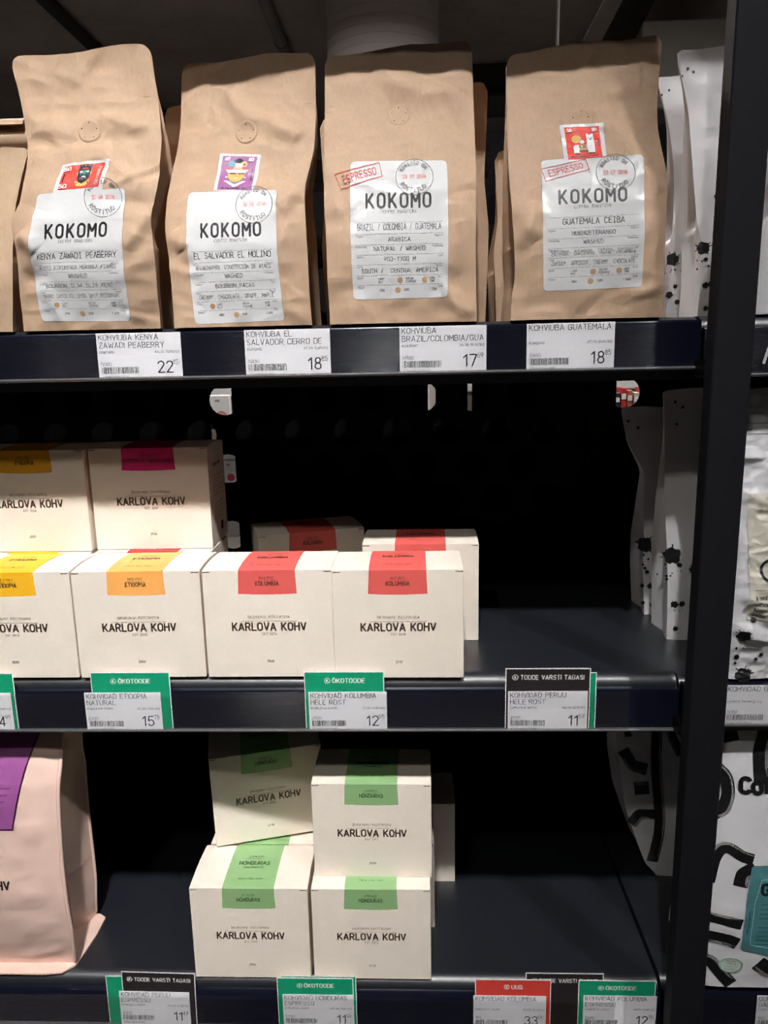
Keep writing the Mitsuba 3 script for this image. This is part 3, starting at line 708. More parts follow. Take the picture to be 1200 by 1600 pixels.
def art_woman(p):
    p.rect(.09, .03, .91, .93, (.30, .10, .27))
    for x in (.21, .78):
        p.text('60', x, .815, .085, WHT, .0001, wt=.26); p.rect(x - .07, .775, x + .07, .795, INK, .0001)
    p.poly(Polygon([(.36, .80), (.42, .85), (.50, .88), (.58, .84), (.60, .79), (.52, .75), (.43, .76)]), (.012, .012, .02), .0001)
    p.poly(Point(.33, .72).buffer(.085), (.10, .28, .36), .0002); p.poly(Point(.63, .72).buffer(.075), (.85, .42, .16), .0002); p.poly(Point(.64, .71).buffer(.025), INK, .0003)
    p.poly(Polygon([(.42, .64), (.42, .74), (.58, .74), (.60, .64)]), WHT, .0003)
    p.poly(Polygon([(.20, .58), (.26, .66), (.36, .64), (.36, .57)]), (.62, .10, .09), .0002); p.poly(Polygon([(.62, .57), (.62, .65), (.70, .65), (.72, .57)]), (.62, .10, .09), .0002)
    p.poly(Polygon([(.36, .58), (.40, .64), (.58, .64), (.62, .58)]), (.85, .45, .25), .0002)
    p.poly(Polygon([(.20, .57), (.76, .57), (.70, .49), (.27, .49)]), WHT, .0003)
    p.poly(Polygon([(.27, .49), (.69, .49), (.67, .38), (.60, .28), (.48, .24), (.36, .28), (.28, .38)]), (.85, .38, .10), .0002)
    for x in (.35, .55): p.rect(x - .03, .455, x + .12, .485, INK, .0004)
    for x in (.40, .57): p.poly(Point(x, .42).buffer(.014), INK, .0004)
    p.poly(Polygon([(.45, .39), (.52, .39), (.485, .44)]), (.75, .2, .08), .0004); p.rect(.44, .345, .53, .36, WHT, .0004)
    for x in (.255, .70): p.poly(Point(x, .37).buffer(.025), WHT, .0004)
    p.poly(Polygon([(.20, .27), (.30, .27), (.485, .17), (.66, .27), (.76, .27), (.485, .10)]), WHT, .0003)
    p.poly(Polygon([(.30, .27), (.36, .27), (.485, .20), (.61, .27), (.66, .27), (.485, .17)]), (.2, .38, .32), .0003)
    p.text('EL SALVADOR CAFE', .50, .055, .036, INK, .0001, wt=.28, width=.62); p.rect(.84, .30, .862, .60, INK, .0001)
def art_llama(p):
    p.rect(.10, .0, .90, .91, RED)
    for x in (.21, .78):
        p.text('50', x, .79, .075, WHT, .0001, wt=.26); p.rect(x - .07, .74, x + .07, .765, INK, .0001)
    p.poly(Point(.35, .56).buffer(.115), (.66, .36, .08), .0001)
    p.poly(Polygon([(.58, .16), (.58, .70), (.61, .73), (.635, .68), (.69, .68), (.715, .73), (.745, .70), (.755, .16)]), WHT, .0003)
    p.poly(Polygon([(.26, .16), (.26, .34), (.30, .40), (.38, .40), (.40, .30), (.40, .16)]), WHT, .0002)
    p.poly(Polygon([(.38, .20), (.38, .40), (.60, .40), (.60, .20)]), (.45, .30, .16), .0002)
    for i in range(5): p.rect(.40 + .04 * i, .30, .42 + .04 * i, .38, [(.05, .05, .05), (.6, .5, .4), (.3, .1, .06)][i % 3], .0003)
    p.rect(.38, .20, .60, .225, INK, .0003)
    p.poly(Point(.47, .47).buffer(.055), WHT, .0003)
    for x in (.63, .70): p.line([(x - .02, .585), (x + .015, .575)], .012, INK, .0005)
    p.poly(Polygon([(.645, .55), (.69, .55), (.667, .50)]), INK, .0005)
    for x in (.30, .36, .63, .70): p.poly(Point(x, .14).buffer(.024), INK, .0004)
    p.text('GUATEMALA CAFE', .50, .045, .032, INK, .0001, wt=.28, width=.62); p.rect(.845, .33, .865, .55, INK, .0001)

BT = {
 1: dict(L=[(-316.3, 209.3), (-313.9, 197.3), (-308.4, 172.0), (-304.4, 143.3), (-304.2, 127.1), (-309.0, 99.4), (-318.4, 83.3), (-315.9, 69.4), (-316.8, 51.3), (-320.6, 28.4), (-323.2, 0)],
         R=[(-203.5, 213.0), (-201.9, 195.0), (-197.9, 168.3), (-195.8, 146.1), (-196.8, 130.4), (-198.5, 108.2), (-204.2, 87.5), (-205.0, 78.6), (-204.0, 56.2), (-206.6, 18.1), (-207.7, 0)], T=[(-313.8, 212.1), (-207.9, 217.4)]),
 2: dict(L=[(-189.5, 214.6), (-190.0, 195.0), (-189.8, 175.0), (-190.5, 151.3), (-194.1, 127.7), (-197.1, 100.2), (-198.2, 76.8), (-196.0, 59.8), (-195.7, 36.8), (-195.9, 18.0), (-196.2, 0)],
         R=[(-75.6, 211.1), (-75.7, 182.9), (-75.1, 165.6), (-76.1, 140.8), (-79.2, 125.6), (-82.8, 110.9), (-83.7, 98.5), (-82.7, 77.2), (-82.3, 46.3), (-82.2, 18.7), (-81.5, 0)], T=[(-187.6, 216.1), (-78.7, 215.3)]),
 3: dict(L=[(-68.5, 214.4), (-68.6, 174.8), (-68.6, 141.1), (-68.6, 116.1), (-68.4, 92.4), (-67.2, 61.1), (-67.4, 33.8), (-66.8, 0)],
         R=[(52.3, 221.4), (52.5, 195.7), (53.1, 161.9), (52.9, 120.2), (52.3, 89.0), (51.9, 58.1), (52.4, 28.0), (53.3, 0)], T=[(-66.4, 215.9), (49.8, 224.6)]),
 4: dict(L=[(80.6, 209.1), (79.9, 178.1), (78.9, 144.5), (79.0, 111.4), (80.5, 80.4), (82.8, 45.3), (83.2, 28.8), (81.3, 22.4), (80.5, 0)],
         R=[(204.7, 215.8), (203.2, 201.6), (199.8, 172.0), (198.4, 152.1), (199.4, 134.0), (201.8, 117.0), (202.0, 109.1), (201.1, 84.9), (200.3, 54.4), (201.8, 24.5), (202.8, 0)], T=[(84.3, 214.1), (201.8, 221.5)])}
kraft_bag('kraft paper coffee bag with a sideways red stamp showing a mask', BT[1], -.03,
          [(-292.4, 104.1), (-222.3, 106.5), (-230.7, 6.2), (-304.8, 7.6), (-298.9, 79.4), (-225.5, 79.4)],
          ['NYERI,KIRINYAGA,MURANGA,KIAMBU', 'WASHED', 'BOURBON,SL34,SL28,KENT', 'CHERRY,CHOCOLATE,LEMON,SWEET,REDCURRANT'], '30 08 2016', (-252.8, 153.0), 0, 1,
          [(-274.3, 127.2), (-234.3, 130.0), (-240.0, 105.5), (-280.6, 103.8)], art_mask, (-240.2, 99.9), emboss=(-209, 188),
          creases=[(-.30, .160, -.262, .150, .003, .008), (-.245, .163, -.205, .155, .003, .007), (-.27, .135, -.235, .137, .0025, .008), (-.225, .06, -.205, .088, .003, .006), (-.31, .075, -.298, .06, .003, .007), (-.232, .016, -.209, .004, .0016, .006)], title='KENYA ZAWADI PEABERRY')
kraft_bag("kraft paper coffee bag with a purple stamp showing a woman's head", BT[2], 0.,
          [(-177.9, 106.0), (-105.0, 105.0), (-103.6, 4.0), (-177.7, 2.6), (-178.9, 79.8), (-105.6, 85.3)],
          ['AHUACHAPÁN, CONCEPCIÓN DE ATACO', 'WASHED', 'BOURBON,PACAS', 'CREAMY, CHOCOLATE, GRAPE, MAPLE'], '30 06 2016', (-132.3, 154.2), .017, 2,
          [(-153.2, 137.7), (-119.3, 135.5), (-123.6, 104.0), (-157.5, 106.4)], art_woman, (-123.6, 93.7), emboss=(-82, 185),
          creases=[(-.15, .190, -.125, .160, .003, .007), (-.12, .160, -.085, .150, .003, .008), (-.105, .09, -.088, .105, .004, .007), (-.104, .016, -.083, .004, .0016, .006), (-.192, .075, -.183, .06, .003, .007)], title='EL SALVADOR EL MOLINO')
kraft_bag('labelled kraft paper coffee bag without a picture stamp, left of the llama-stamped bag', BT[3], .003,
          [(-47.0, 126.6), (29.7, 125.7), (29.3, 19.1), (-46.6, 18.9), (-47.4, 76.5), (29.9, 74.4)],
          ['ARABICA', 'NATURAL / WASHED', '900-1900 M', 'SOUTH /  CENTRAL AMERICA'], '03 07 2016', (-8.2, 165.1), -.004, 3,
          None, None, (3.8, 112.2), [(-59.7, 116.9), (-23.9, 125.3), (-21.4, 113.0), (-55.1, 103.8)], emboss=(44, 192),
          creases=[(-.03, .20, .01, .183, .0035, .010), (.01, .183, .05, .186, .002, .008), (-.06, .118, -.005, .099, .0016, .008), (-.008, .098, .045, .116, .0016, .007), (.030, .018, .051, .006, .0016, .006)], title='BRAZIL / COLOMBIA / GUATEMALA', wr=.0030, vh=.3)
kraft_bag('kraft paper coffee bag with a red stamp showing a llama', BT[4], .003,
          [(104.4, 123.3), (183.1, 124.4), (183.6, 23.5), (105.9, 21.8), (103.8, 72.4), (182.4, 70.3)],
          ['HUEHUETENANGO', 'WASHED', 'CATURRA, BOURBON, TYPICA, CATUAI,\nCATIMOR, SARCHIMOR, PACHE, PACAMARA', 'CHERRY, APRICOT, CREAMY, CHOCOLATE'], '02 07 2016', (137.3, 155.8), .004, 4,
          [(120.2, 152.6), (154.6, 152.5), (155.7, 124.3), (122.0, 122.7)], art_llama, (161.1, 111.0), [(103.5, 115.9), (139.1, 123.2), (141.4, 114.2), (106.6, 105.5)], emboss=(194, 190),
          creases=[(.15, .165, .185, .115, .004, .008), (.12, .175, .15, .165, .003, .010), (.185, .115, .197, .095, .003, .006), (.085, .085, .10, .06, .003, .008), (.176, .018, .200, .024, .0018, .005), (.16, .178, .19, .18, .0015, .005)], title='GUATEMALA CEIBA', vh=.25)

def plain_bag(label, x0, x1, h, y0, seed, z0=SZ1, mat='kraft', thick=.066, group=None, top_y=.03, sh=0.0, wr=.0016):
    w = x1 - x0
    L = [(x0 + .003, 0), (x0 + .001, .3 * h), (x0, .42 * h), (x0 + .004, .62 * h), (x0 + .001 + sh, h)]; R = [(x1 - .003, 0), (x1 - .001, .3 * h), (x1, .42 * h), (x1 - .004, .62 * h), (x1 - .001 + sh, h)]
    b = Bag(z0, L, R, (h, h + .003), [(0, y0 + .004), (.25, y0), (.5, y0 + .008), (.8, y0 + top_y * .8), (1, y0 + top_y)], [(0, thick), (.35, thick), (.55, thick * .55), (.78, .008), (.88, .002), (1, .0018)], seed, wr, nu=34, nv=70)
    k = thing('coffee_bag', label, 'coffee bag', group)
    obj('pouch', b.mesh(), mat, k, smooth=45)
    return k, b
for lb, x0, x1, h, y0, sd in (('unlabelled kraft bag standing behind the woman-stamped bag, seen left of it', -.2205, -.104, .1975, .085, 11),
                              ('unlabelled kraft bag whose rounded top corner shows right of the stampless bag', -.046, .0705, .203, .082, 12),
                              ('kraft bag in the third row, glimpsed between woman-stamped and stampless bags', -.0886, .028, .2015, .155, 13),
                              ('shorter kraft bag behind the llama-stamped bag, seen along its left edge', .0750, .191, .150, .085, 14)):
    k, b = plain_bag(lb, x0, x1, h, y0, sd, top_y=.012)
    pt = Print(b.on, .0006, .004)
    cx, cz = (x0 + x1) / 2, h * .72
    for a in (90, 162, 234, 306, 18): pt.poly(Point(cx + .0062 * math.cos(math.radians(a)), cz + .0062 * math.sin(math.radians(a))).buffer(.0005, quad_segs=3), (.02, .012, .008))
    pt.done('pin_holes', k, 'ink_matte')
# bag with a rolled-down top at the left edge
hL = .15
b = Bag(SZ1, [(-.445, 0), (-.44, .08), (-.43, hL)], [(-.333, 0), (-.3275, .04), (-.3245, .09), (-.3185, .13), (-.3145, hL)], (hL, hL), [(0, .006), (.3, .004), (.7, .015), (1, .032)], [(0, .06), (.4, .06), (.8, .03), (1, .008)], 21, .0022, nu=40, nv=60, corner=.002)
k = thing('coffee_bag', 'greyish kraft bag with a rolled-down top at the left edge of the photo', 'coffee bag')
obj('pouch', b.mesh(), 'kraft_grey', k, smooth=45)
sp = [(.034 + (.004 + .0011 * t) * math.cos(t), SZ1 + hL + .008 + (.004 + .0011 * t) * math.sin(t)) for t in np.linspace(-1.57, 9.0, 50)]
m = np.array(sp); n_ = len(m)
ring = np.vstack([m, (m - [.034, SZ1 + hL + .008]) * 1.09 + [.034, SZ1 + hL + .008]][0:1] + [((m - [.034, SZ1 + hL + .008]) * (1 + .0009 / np.maximum(np.linalg.norm(m - [.034, SZ1 + hL + .008], axis=1), .004))[:, None] + [.034, SZ1 + hL + .008])[::-1]])
obj('rolled_top', extrude_x([tuple(q) for q in ring] if Polygon(ring).is_valid else [tuple(q) for q in m[-24:]], -.435, -.3135), 'kraft', k, smooth=40)

# ------------------------------------------------------------------ cartons
CW, CH, CD = .1150, .0995, .066
def carton(label, cx, y0, z0, band, name_txt, rot=0., roll=0., bulge=.0022, sub='HELE RÖST', front_txt=True, top2='', W=CW, group=None, detail=True):
    k = thing('coffee_carton', label, 'carton', group)
    c, s_ = math.cos(rot), math.sin(rot); cr, sr = math.cos(roll), math.sin(roll)
    def place(P):
        P = np.asarray(P, float); x, y, z = P[:, 0], P[:, 1], P[:, 2]
        xx = (x + W / 2) * cr - z * sr - W / 2; zz = (x + W / 2) * sr + z * cr
        return np.c_[cx + xx * c - y * s_, y0 + xx * s_ + y * c, z0 + zz]
    lid = lambda y: CH + bulge * np.sin(np.pi * np.clip(np.asarray(y) / CD, 0, 1)) ** .8
    ys = np.linspace(0, CD, 13)
    prof = [(0, 0)] + [(CD, 0)] + [(float(y), float(lid(y))) for y in ys[::-1]]
    pa = np.array(prof); cen = np.array([CD / 2, CH / 2])
    small = cen + (pa - cen) * np.array([1 - .0010 / CD, 1 - .0010 / CH])
    m = len(pa); xs = [(-W / 2, small), (-W / 2 + .0006, pa), (W / 2 - .0006, pa), (W / 2, small)]
    V = np.vstack([np.c_[np.full(m, x), q] for x, q in xs]); i = np.arange(m); j = (i + 1) % m; F = []
    for r in range(3): F += [np.c_[r * m + i, r * m + j, (r + 1) * m + j], np.c_[r * m + i, (r + 1) * m + j, (r + 1) * m + i]]
    v2, f2 = tri2d(Polygon(small)); 
    nV = len(V); V = np.vstack([V, np.c_[np.full(len(v2), -W / 2), v2], np.c_[np.full(len(v2), W / 2), v2]])
    F = np.vstack(F)[:, ::-1]
    F = np.vstack([F, f2[:, ::-1] + nV, f2 + nV + len(v2)])
    me = trimesh.Trimesh(place(V), F, process=False)
    if me.volume < 0: me = trimesh.Trimesh(me.vertices, me.faces[:, ::-1], process=False)
    obj('box', me, 'carton', k, smooth=30)
    front = lambda q, o: place(np.c_[q[:, 0], np.full(len(q), -o), q[:, 1]])
    top = lambda q, o: place(np.c_[q[:, 0], q[:, 1], lid(q[:, 1]) + o])
    # coloured band wrapped from the lid down the front
    bw, bh = .0250, .0212
    n = 9; rows_ = []
    for t in np.linspace(0, 1, n): rows_.append(('f', t))
    V, xsb = [], np.linspace(-1, 1, 9)
    for t in np.linspace(0, 1, 7):
        drop = bh * (1 - t)
        V.append(np.c_[xsb * (bw + .0010 * (1 - t)), np.full(9, -.0003), CH - drop + .0008 * (xsb ** 2 - 1) * -(1 - t) * -1])
    for y in np.linspace(.0003, CD, 12):
        V.append(np.c_[xsb * bw, np.full(9, y), np.full(9, float(lid(y)) + .0003)])
    V = np.vstack(V); F = []
    for r in range(18):
        for q in range(8):
            a = r * 9 + q; F += [[a, a + 1, a + 10], [a, a + 10, a + 9]]
    bk = obj('colour_band', (place(V), F), band, k, smooth=30)
    BI = (.06, .025, .02) if 'green' not in band else (.02, .05, .02)
    pt = Print(front, .0006)
    pt.text(sub, 0, CH - .0077, .0019, BI, wt=.13, track=.3)
    pt.line([(-.0085, CH - .0090), (.0085, CH - .0090)], .00022, BI)
    pt.text(name_txt, 0, CH - .0136, .0036 if len(name_txt) < 12 else .0030, BI, wt=.18, track=.26)
    pt2 = Print(top, .0006, .01)
    pt2.text(sub, 0, CD * .66, .0022, BI, wt=.13, track=.3)
    pt2.line([(-.010, CD * .62), (.010, CD * .62)], .00025, BI)
    pt2.text(name_txt, 0, CD * .48, .0050 if len(name_txt) < 12 else .003, BI, wt=.17, track=.25)
    if top2: pt2.text(top2, 0, CD * .40, .0024, BI, wt=.13, track=.3)
    pt2.text('APELSIN  VANILL  KAKAO', 0, CD * .17, .0015, BI, wt=.13, track=.3)
    pt.V += pt2.V; pt.C += pt2.C; pt.F += [f + pt.n for f in pt2.F]; pt.n += pt2.n
    pt.done('lettering', bk)
    if front_txt:
        TI = (.045, .03, .022); TG = (.17, .13, .10)
        pt = Print(front, .0004)
        pt.text('ÖKOKOHVI RÖSTIKODA', 0, .0555, .0023, TG, wt=.12, track=.42, width=.037)
        pt.line([(-.025, .0527), (.025, .0527)], .00025, TG)
        pt.text('KARLOVA KOHV', 0, .0443, .0068, TI, wt=.185, track=.26, width=.0655)
        pt.text('EST 2016', 0, .0399, .0021, TG, wt=.12, track=.35)
        pt.text('250G', 0, .0140, .0021, TG, wt=.14, track=.3)
        for sx in (-1, 1):          # die-cut slits at the lid's front corners
            pt.rect(sx * (W / 2 - .0008), CH - .0016, sx * (W / 2 - .0072), CH - .0010, (.10, .07, .05))
        pt.done('lettering', k)
    if detail:                      # small print on the right side
        side = lambda q, o: place(np.c_[np.full(len(q), W / 2 + o), q[:, 0] + CD / 2, q[:, 1]])
        pt = Print(side, .0003)
        pt.text('KARLOVA KOHV', 0, .078, .003, (.12, .09, .07), wt=.2, width=.028)
        for i in range(11): pt.rect(-.018, .068 - .0037 * i - (.006 if i > 5 else 0), .018 - .006 * ((i * 7) % 3), .0688 - .0037 * i - (.006 if i > 5 else 0), (.42, .36, .29))
        pt.rect(.004, .010, .014, .019, (.03, .02, .02))
        pt.done('side_print', k)
    return k
S2, S3 = 1.1405, .8225
carton("cream carton with a yellow band, in front, cut by the photo's left edge", -.3640, .003, S2, 'band_yellow', 'ETIOOPIA')
carton('cream carton with a light orange band in the front row of the middle shelf', -.2472, .003, S2, 'band_orange', 'ETIOOPIA', rot=.01)
carton('front red-banded cream carton standing beside the light orange-banded one', -.1300, .003, S2, 'band_red', 'KOLUMBIA', rot=.0)
carton("front-row red-banded cream carton at the right end of the middle shelf's row", -.0150, .001, S2 - .0005, 'band_red', 'KOLUMBIA', rot=-.005, bulge=.003)
carton('cream carton hidden beneath the amber-banded carton, behind the yellow-banded one', -.3735, .072, S2, 'band_yellow', 'ETIOOPIA', bulge=.0006, detail=False)
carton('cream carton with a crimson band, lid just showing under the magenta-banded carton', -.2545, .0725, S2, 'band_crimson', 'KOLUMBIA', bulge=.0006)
carton('cream carton with an amber band stacked beside the magenta-banded carton', -.3728, .0755, S2 + CH + .0009, 'band_amber', 'ETIOOPIA', rot=-.01)
carton('cream carton with a magenta band stacked on top of another carton', -.2550, .0815, S2 + CH + .0009, 'band_magenta', 'ETIOOPIA PETABATA KOHV', rot=.015)
carton('red-banded carton standing turned in deep shadow behind the front row, middle shelf', -.1085, .152, S2, 'band_red', 'KOLUMBIA', rot=.335)
carton('lit red-banded carton standing behind the right end of the front row, middle shelf', .0058, .0915, S2, 'band_red', 'KOLUMBIA', rot=-.02)
carton('green-banded carton with its lid text in view, front left on the lowest shelf', -.1645, .004, S3, 'band_green', 'HONDURAS', sub='ESPRESSO', top2='SAN MARCOS', rot=.0)
carton('green-banded carton at the bottom of the front right stack, lowest shelf', -.0462, .004, S3, 'band_green', 'HONDURAS', sub='ESPRESSO', top2='SAN MARCOS', rot=.0, bulge=.0006)
carton('green-banded carton squarely on top of the front right stack, lowest shelf', -.0443, .0215, S3 + CH + .0008, 'band_green', 'HONDURAS', sub='ESPRESSO', top2='SAN MARCOS', rot=-.008)
carton('green-banded carton in the second row, beneath the skewed carton', -.1610, .0725, S3, 'band_green', 'HONDURAS', sub='ESPRESSO', bulge=.0006)
carton('green-banded carton set skewed and half in shadow on the left cartons, lowest shelf', -.1543, .0782, S3 + CH + .0024, 'band_green', 'HONDURAS', sub='ESPRESSO', top2='SAN MARCOS', rot=.245, roll=.02)
carton('cream carton showing only a sliver just right of the front right stack', -.0407, .0735, S3, 'band_green', 'HONDURAS', sub='ESPRESSO')
carton('cream carton farthest back on the lowest shelf, mostly in shadow', -.0151, .146, S3, 'band_green', 'HONDURAS', sub='ESPRESSO')

# ------------------------------------------------------------------ price tags and shelf cards
def tag(label, x, rt, t1, t2, brand, unitp, weight, price, cents, num, w=.0700, y=-.0060, seed=0, tilt=0.0, h=None, right=None):
    h = h or RH - .0005
    k = thing('price_tag', label, 'price tag')
    z1 = rt - .0003; ct, st = math.cos(tilt), math.sin(tilt)
    pl = lambda q, o: np.c_[x + q[:, 0] * ct - q[:, 1] * st, np.full(len(q), y) - o, z1 - h + q[:, 0] * st + q[:, 1] * ct]
    m = cbox(0, w, 0, .00025, 0, h, .00005); V = m.vertices; m = trimesh.Trimesh(np.c_[x + V[:, 0] * ct - V[:, 2] * st, y + V[:, 1], z1 - h + V[:, 0] * st + V[:, 2] * ct], m.faces, process=False)
    obj('paper', m, 'tag_paper', k)
    pt = Print(pl, .00012)
    C = (.03, .03, .035); G = (.11, .11, .12)
    pt.text(t1, w * .03, h * .855, h * .112, C, wt=.10, align='l', xs=1.18, track=.22)
    if t2: pt.text(t2, w * .03, h * .690, h * .112, C, wt=.10, align='l', xs=1.18, track=.22)
    pt.text(brand, w * .03, h * .575, h * .050, G, wt=.13, align='l', xs=1.35, track=.25)
    pt.text(unitp, w * .975, h * .575, h * .050, G, wt=.13, align='r', xs=1.3, track=.25)
    pt.text(weight, w * .035, h * .320, h * .066, G, wt=.11, align='l', xs=1.25, track=.22)
    pt.text(price, w * .885, h * .165, h * .235, C, wt=.105, align='r', xs=1.1, track=.22)
    pt.text(cents, w * .895, h * .335, h * .098, C, wt=.10, align='l', xs=1.05, track=.2)
    r = random.Random(seed); xx = w * .035
    while xx < w * .475:
        b_ = r.choice([.00022, .00022, .00045, .0007]); pt.rect(xx, h * .150, xx + b_, h * .29, C); xx += b_ + r.choice([.00025, .0004, .0006])
    pt.text(num, w * .04, h * .055, h * .045, G, wt=.12, align='l', xs=1.35, track=.25)
    pt.done('print', k, 'ink_matte')
    return k
R1, R2, R3 = SH[0][1], SH[1][1], SH[2][1]
tag('white price tag headed KOHVIUBA KENYA under the mask-stamped bag', -.2583, R1, 'KOHVIUBA KENYA', 'ZAWADI PEABERRY', 'KOKOMO', '44,30 EUR/KG', '500G', '22', '15', '4748001007576', seed=1, tilt=-.004)
tag('white price tag headed KOHVIUBA EL SALVADOR on the top rail', -.1360, R1, 'KOHVIUBA EL', 'SALVADOR CERRO DE', 'KOKOMO', '37,70 EUR/KG', '500G', '18', '85', '4748001007651', seed=2)
tag('white price tag headed KOHVIUBA BRAZIL on the top rail', -.0099, R1, 'KOHVIUBA', 'BRAZIL/COLOMBIA/GUA', 'KOKOMO', '35,38 EUR/KG', '500G', '17', '69', '4748001007583', seed=3)
tag('white price tag headed KOHVIUBA GUATEMALA on the top rail', .0922, R1, 'KOHVIUBA GUATEMALA', '', 'KOKOMO', '37,70 EUR/KG', '500G', '18', '85', '4748001051883', seed=4, tilt=.004)
tag("white price tag cut off by the photo's left edge on the middle rail", -.4372, R2, 'KOHVIOAD ETIOOPIA', 'PETABATA', 'KARLOVA KOHV', '59,96 EUR/KG', '250G', '14', '99', '4748069000005', seed=5)
tag('white price tag headed KOHVIOAD ETIOOPIA NATURAL on the middle rail', -.2998, R2, 'KOHVIOAD ETIOOPIA', 'NATURAL', 'KARLOVA KOHV', '63,00 EUR/KG', '250G', '15', '75', '4748069000098', seed=6)
tag('white price tag headed KOHVIOAD KOLUMBIA HELE RÖST on the middle rail', -.0962, R2, 'KOHVIOAD KOLUMBIA', 'HELE RÖST', 'KARLOVA KOHV', '51,80 EUR/KG', '250G', '12', '95', '4748069001368', seed=7)
tag('white price tag headed KOHVIOAD PERUU HELE RÖST on a blackish card', .0810, R2, 'KOHVIOAD PERUU', 'HELE RÖST', 'KARLOVA KOHV', '46,36 EUR/KG', '250G', '11', '59', '4748069001405', seed=8)
tag('white price tag headed KOHVIOAD PERUU ESPRESSO on the lowest rail', -.2970, R3 + .003, 'KOHVIOAD PERUU', 'ESPRESSO', 'KARLOVA KOHV', '45,96 EUR/KG', '250G', '11', '49', '4748069001412', seed=9, tilt=-.012)
tag('white price tag headed KOHVIOAD HONDURAS on the lowest rail', -.1345, R3 + .0015, 'KOHVIOAD HONDURAS', 'ESPRESSO', 'KARLOVA KOHV', '45,40 EUR/KG', '250G', '11', '35', '4748069001382', seed=10, w=.0695)
tag('white price tag on the red card of the lowest rail', .0516, R3 + .0030, 'KOHVIOAD KOLUMBIA', '', 'KARLOVA KOHV', '33,00 EUR/KG', '1KG', '33', '00', '4748069001450', seed=11)
tag('white price tag headed KOHVIOAD KOLUMBIA ESPRESSO on the lowest rail', .1570, R3 + .0045, 'KOHVIOAD KOLUMBIA', 'ESPRESSO', 'KARLOVA KOHV', '51,80 EUR/KG', '250G', '12', '95', '4748069001399', seed=12)
tag('white price tag right of the post, under the crumpled foil bag', .2700, 1.1350, 'KOHVIOAD GUATEMALA', '', 'COFFEE PEOPLE OÜ'.replace('Ü', 'U'), '33,00 EUR/KG', '500G', '16', '50', '4744199010068', seed=13)
tag("white price tag right of the post in the photo's bottom right corner", .3210, .8185, 'GOURMET', 'OAD', 'COFFEE PEOPLE', '33,00 EUR/KG', '1KG', '31', '90', '4744199010075', seed=14)

def card(label, x0, x1, zt, zb, mat, txt, y=-.0046, icon=True, tcol=(.75, .78, .77), tx=None, dark=False, tilt=0.):
    k = thing('shelf_card', label, 'card')
    w, h = x1 - x0, zt - zb
    ct, st = math.cos(tilt), math.sin(tilt)
    def pl(q, o): return np.c_[x0 + q[:, 0] * ct - q[:, 1] * st, np.full(len(q), y) - o, zb + q[:, 0] * st + q[:, 1] * ct]
    m = cbox(0, w, 0, .0004, 0, h, .0001); V = m.vertices
    obj('card', trimesh.Trimesh(np.c_[x0 + V[:, 0] * ct - V[:, 2] * st, y + V[:, 1], zb + V[:, 0] * st + V[:, 2] * ct], m.faces, process=False), 'card_white', k)
    pt = Print(pl, .0001)
    b = .0009
    face = {'card_green': (.008, .31, .155), 'card_red': (.68, .060, .045), 'card_black': (.024, .018, .020)}[mat]
    pt.rect(b, b if False else 0, w - b, h - b, face)
    if txt:
        cz = h - .0105; hh = .0040
        tw = {'ÖKOTOODE': .0285, 'TOODE VARSTI TAGASI': .055, 'UUS': .0100}[txt]
        cx = tx if tx is not None else w / 2
        ix = cx - (tw + .0068) / 2 + .0024
        if icon:
            c = Point(ix, cz + hh / 2)
            pt.poly(c.buffer(.0027, quad_segs=6).difference(c.buffer(.0021, quad_segs=6)), tcol, .0001)
            pt.text('K', ix, cz + hh / 2 - .0013, .0026, tcol, .0001, wt=.26)
        pt.text(txt, ix + .0048, cz, hh, tcol, .0001, wt=.17, align='l', track=.24, width=tw)
    pt.done('print', k)
    return k
zb2, zb3 = R2 - RH + .0026, R3 - RH + .0026
card('green shelf card at the left edge of the middle rail', -.4365, -.3640, 1.1482, zb2, 'card_green', 'ÖKOTOODE')
card('green card behind the ETIOOPIA NATURAL price tag', -.2932, -.2207, 1.1486, zb2, 'card_green', 'ÖKOTOODE', tx=.036)
card('green card behind the KOLUMBIA HELE RÖST price tag', -.0998, -.0283, 1.1483, zb2, 'card_green', 'ÖKOTOODE', tx=.036)
card('blackish card behind the PERUU HELE RÖST price tag on the middle rail', .0786, .1530, 1.1510, zb2 - .0005, 'card_black', 'TOODE VARSTI TAGASI', y=-.0052, tilt=-.002)
card('green card peeping out right of the blackish card on the middle rail', .0885, .1587, 1.1466, zb2, 'card_green', '', y=-.0044)
card('blackish card behind the PERUU ESPRESSO price tag on the lowest rail', -.2940, -.2210, .8361, zb3 + .001, 'card_black', 'TOODE VARSTI TAGASI', y=-.0052, tilt=-.020)
card('green card peeping out left of the blackish card on the lowest rail', -.3095, -.2380, .8300, zb3, 'card_green', '', y=-.0044)
card('green card directly behind the HONDURAS price tag', -.1396, -.0646, .8310, zb3, 'card_green', 'ÖKOTOODE', y=-.0052)
card('second green card, its edge doubling behind the HONDURAS one', -.1362, -.0618, .8326, zb3, 'card_green', '', y=-.0044)
card('red card reading UUS on the lowest rail', .0532, .1262, .8320, zb3, 'card_red', 'UUS', y=-.0052)
card('blackish card half hidden between the red and green cards, lowest rail', .1018, .1760, .8390, zb3, 'card_black', 'TOODE VARSTI TAGASI', y=-.0044, icon=True)
card('green card behind the KOLUMBIA ESPRESSO price tag, near the post', .1521, .2256, .8322, zb3, 'card_green', 'ÖKOTOODE', y=-.0052)

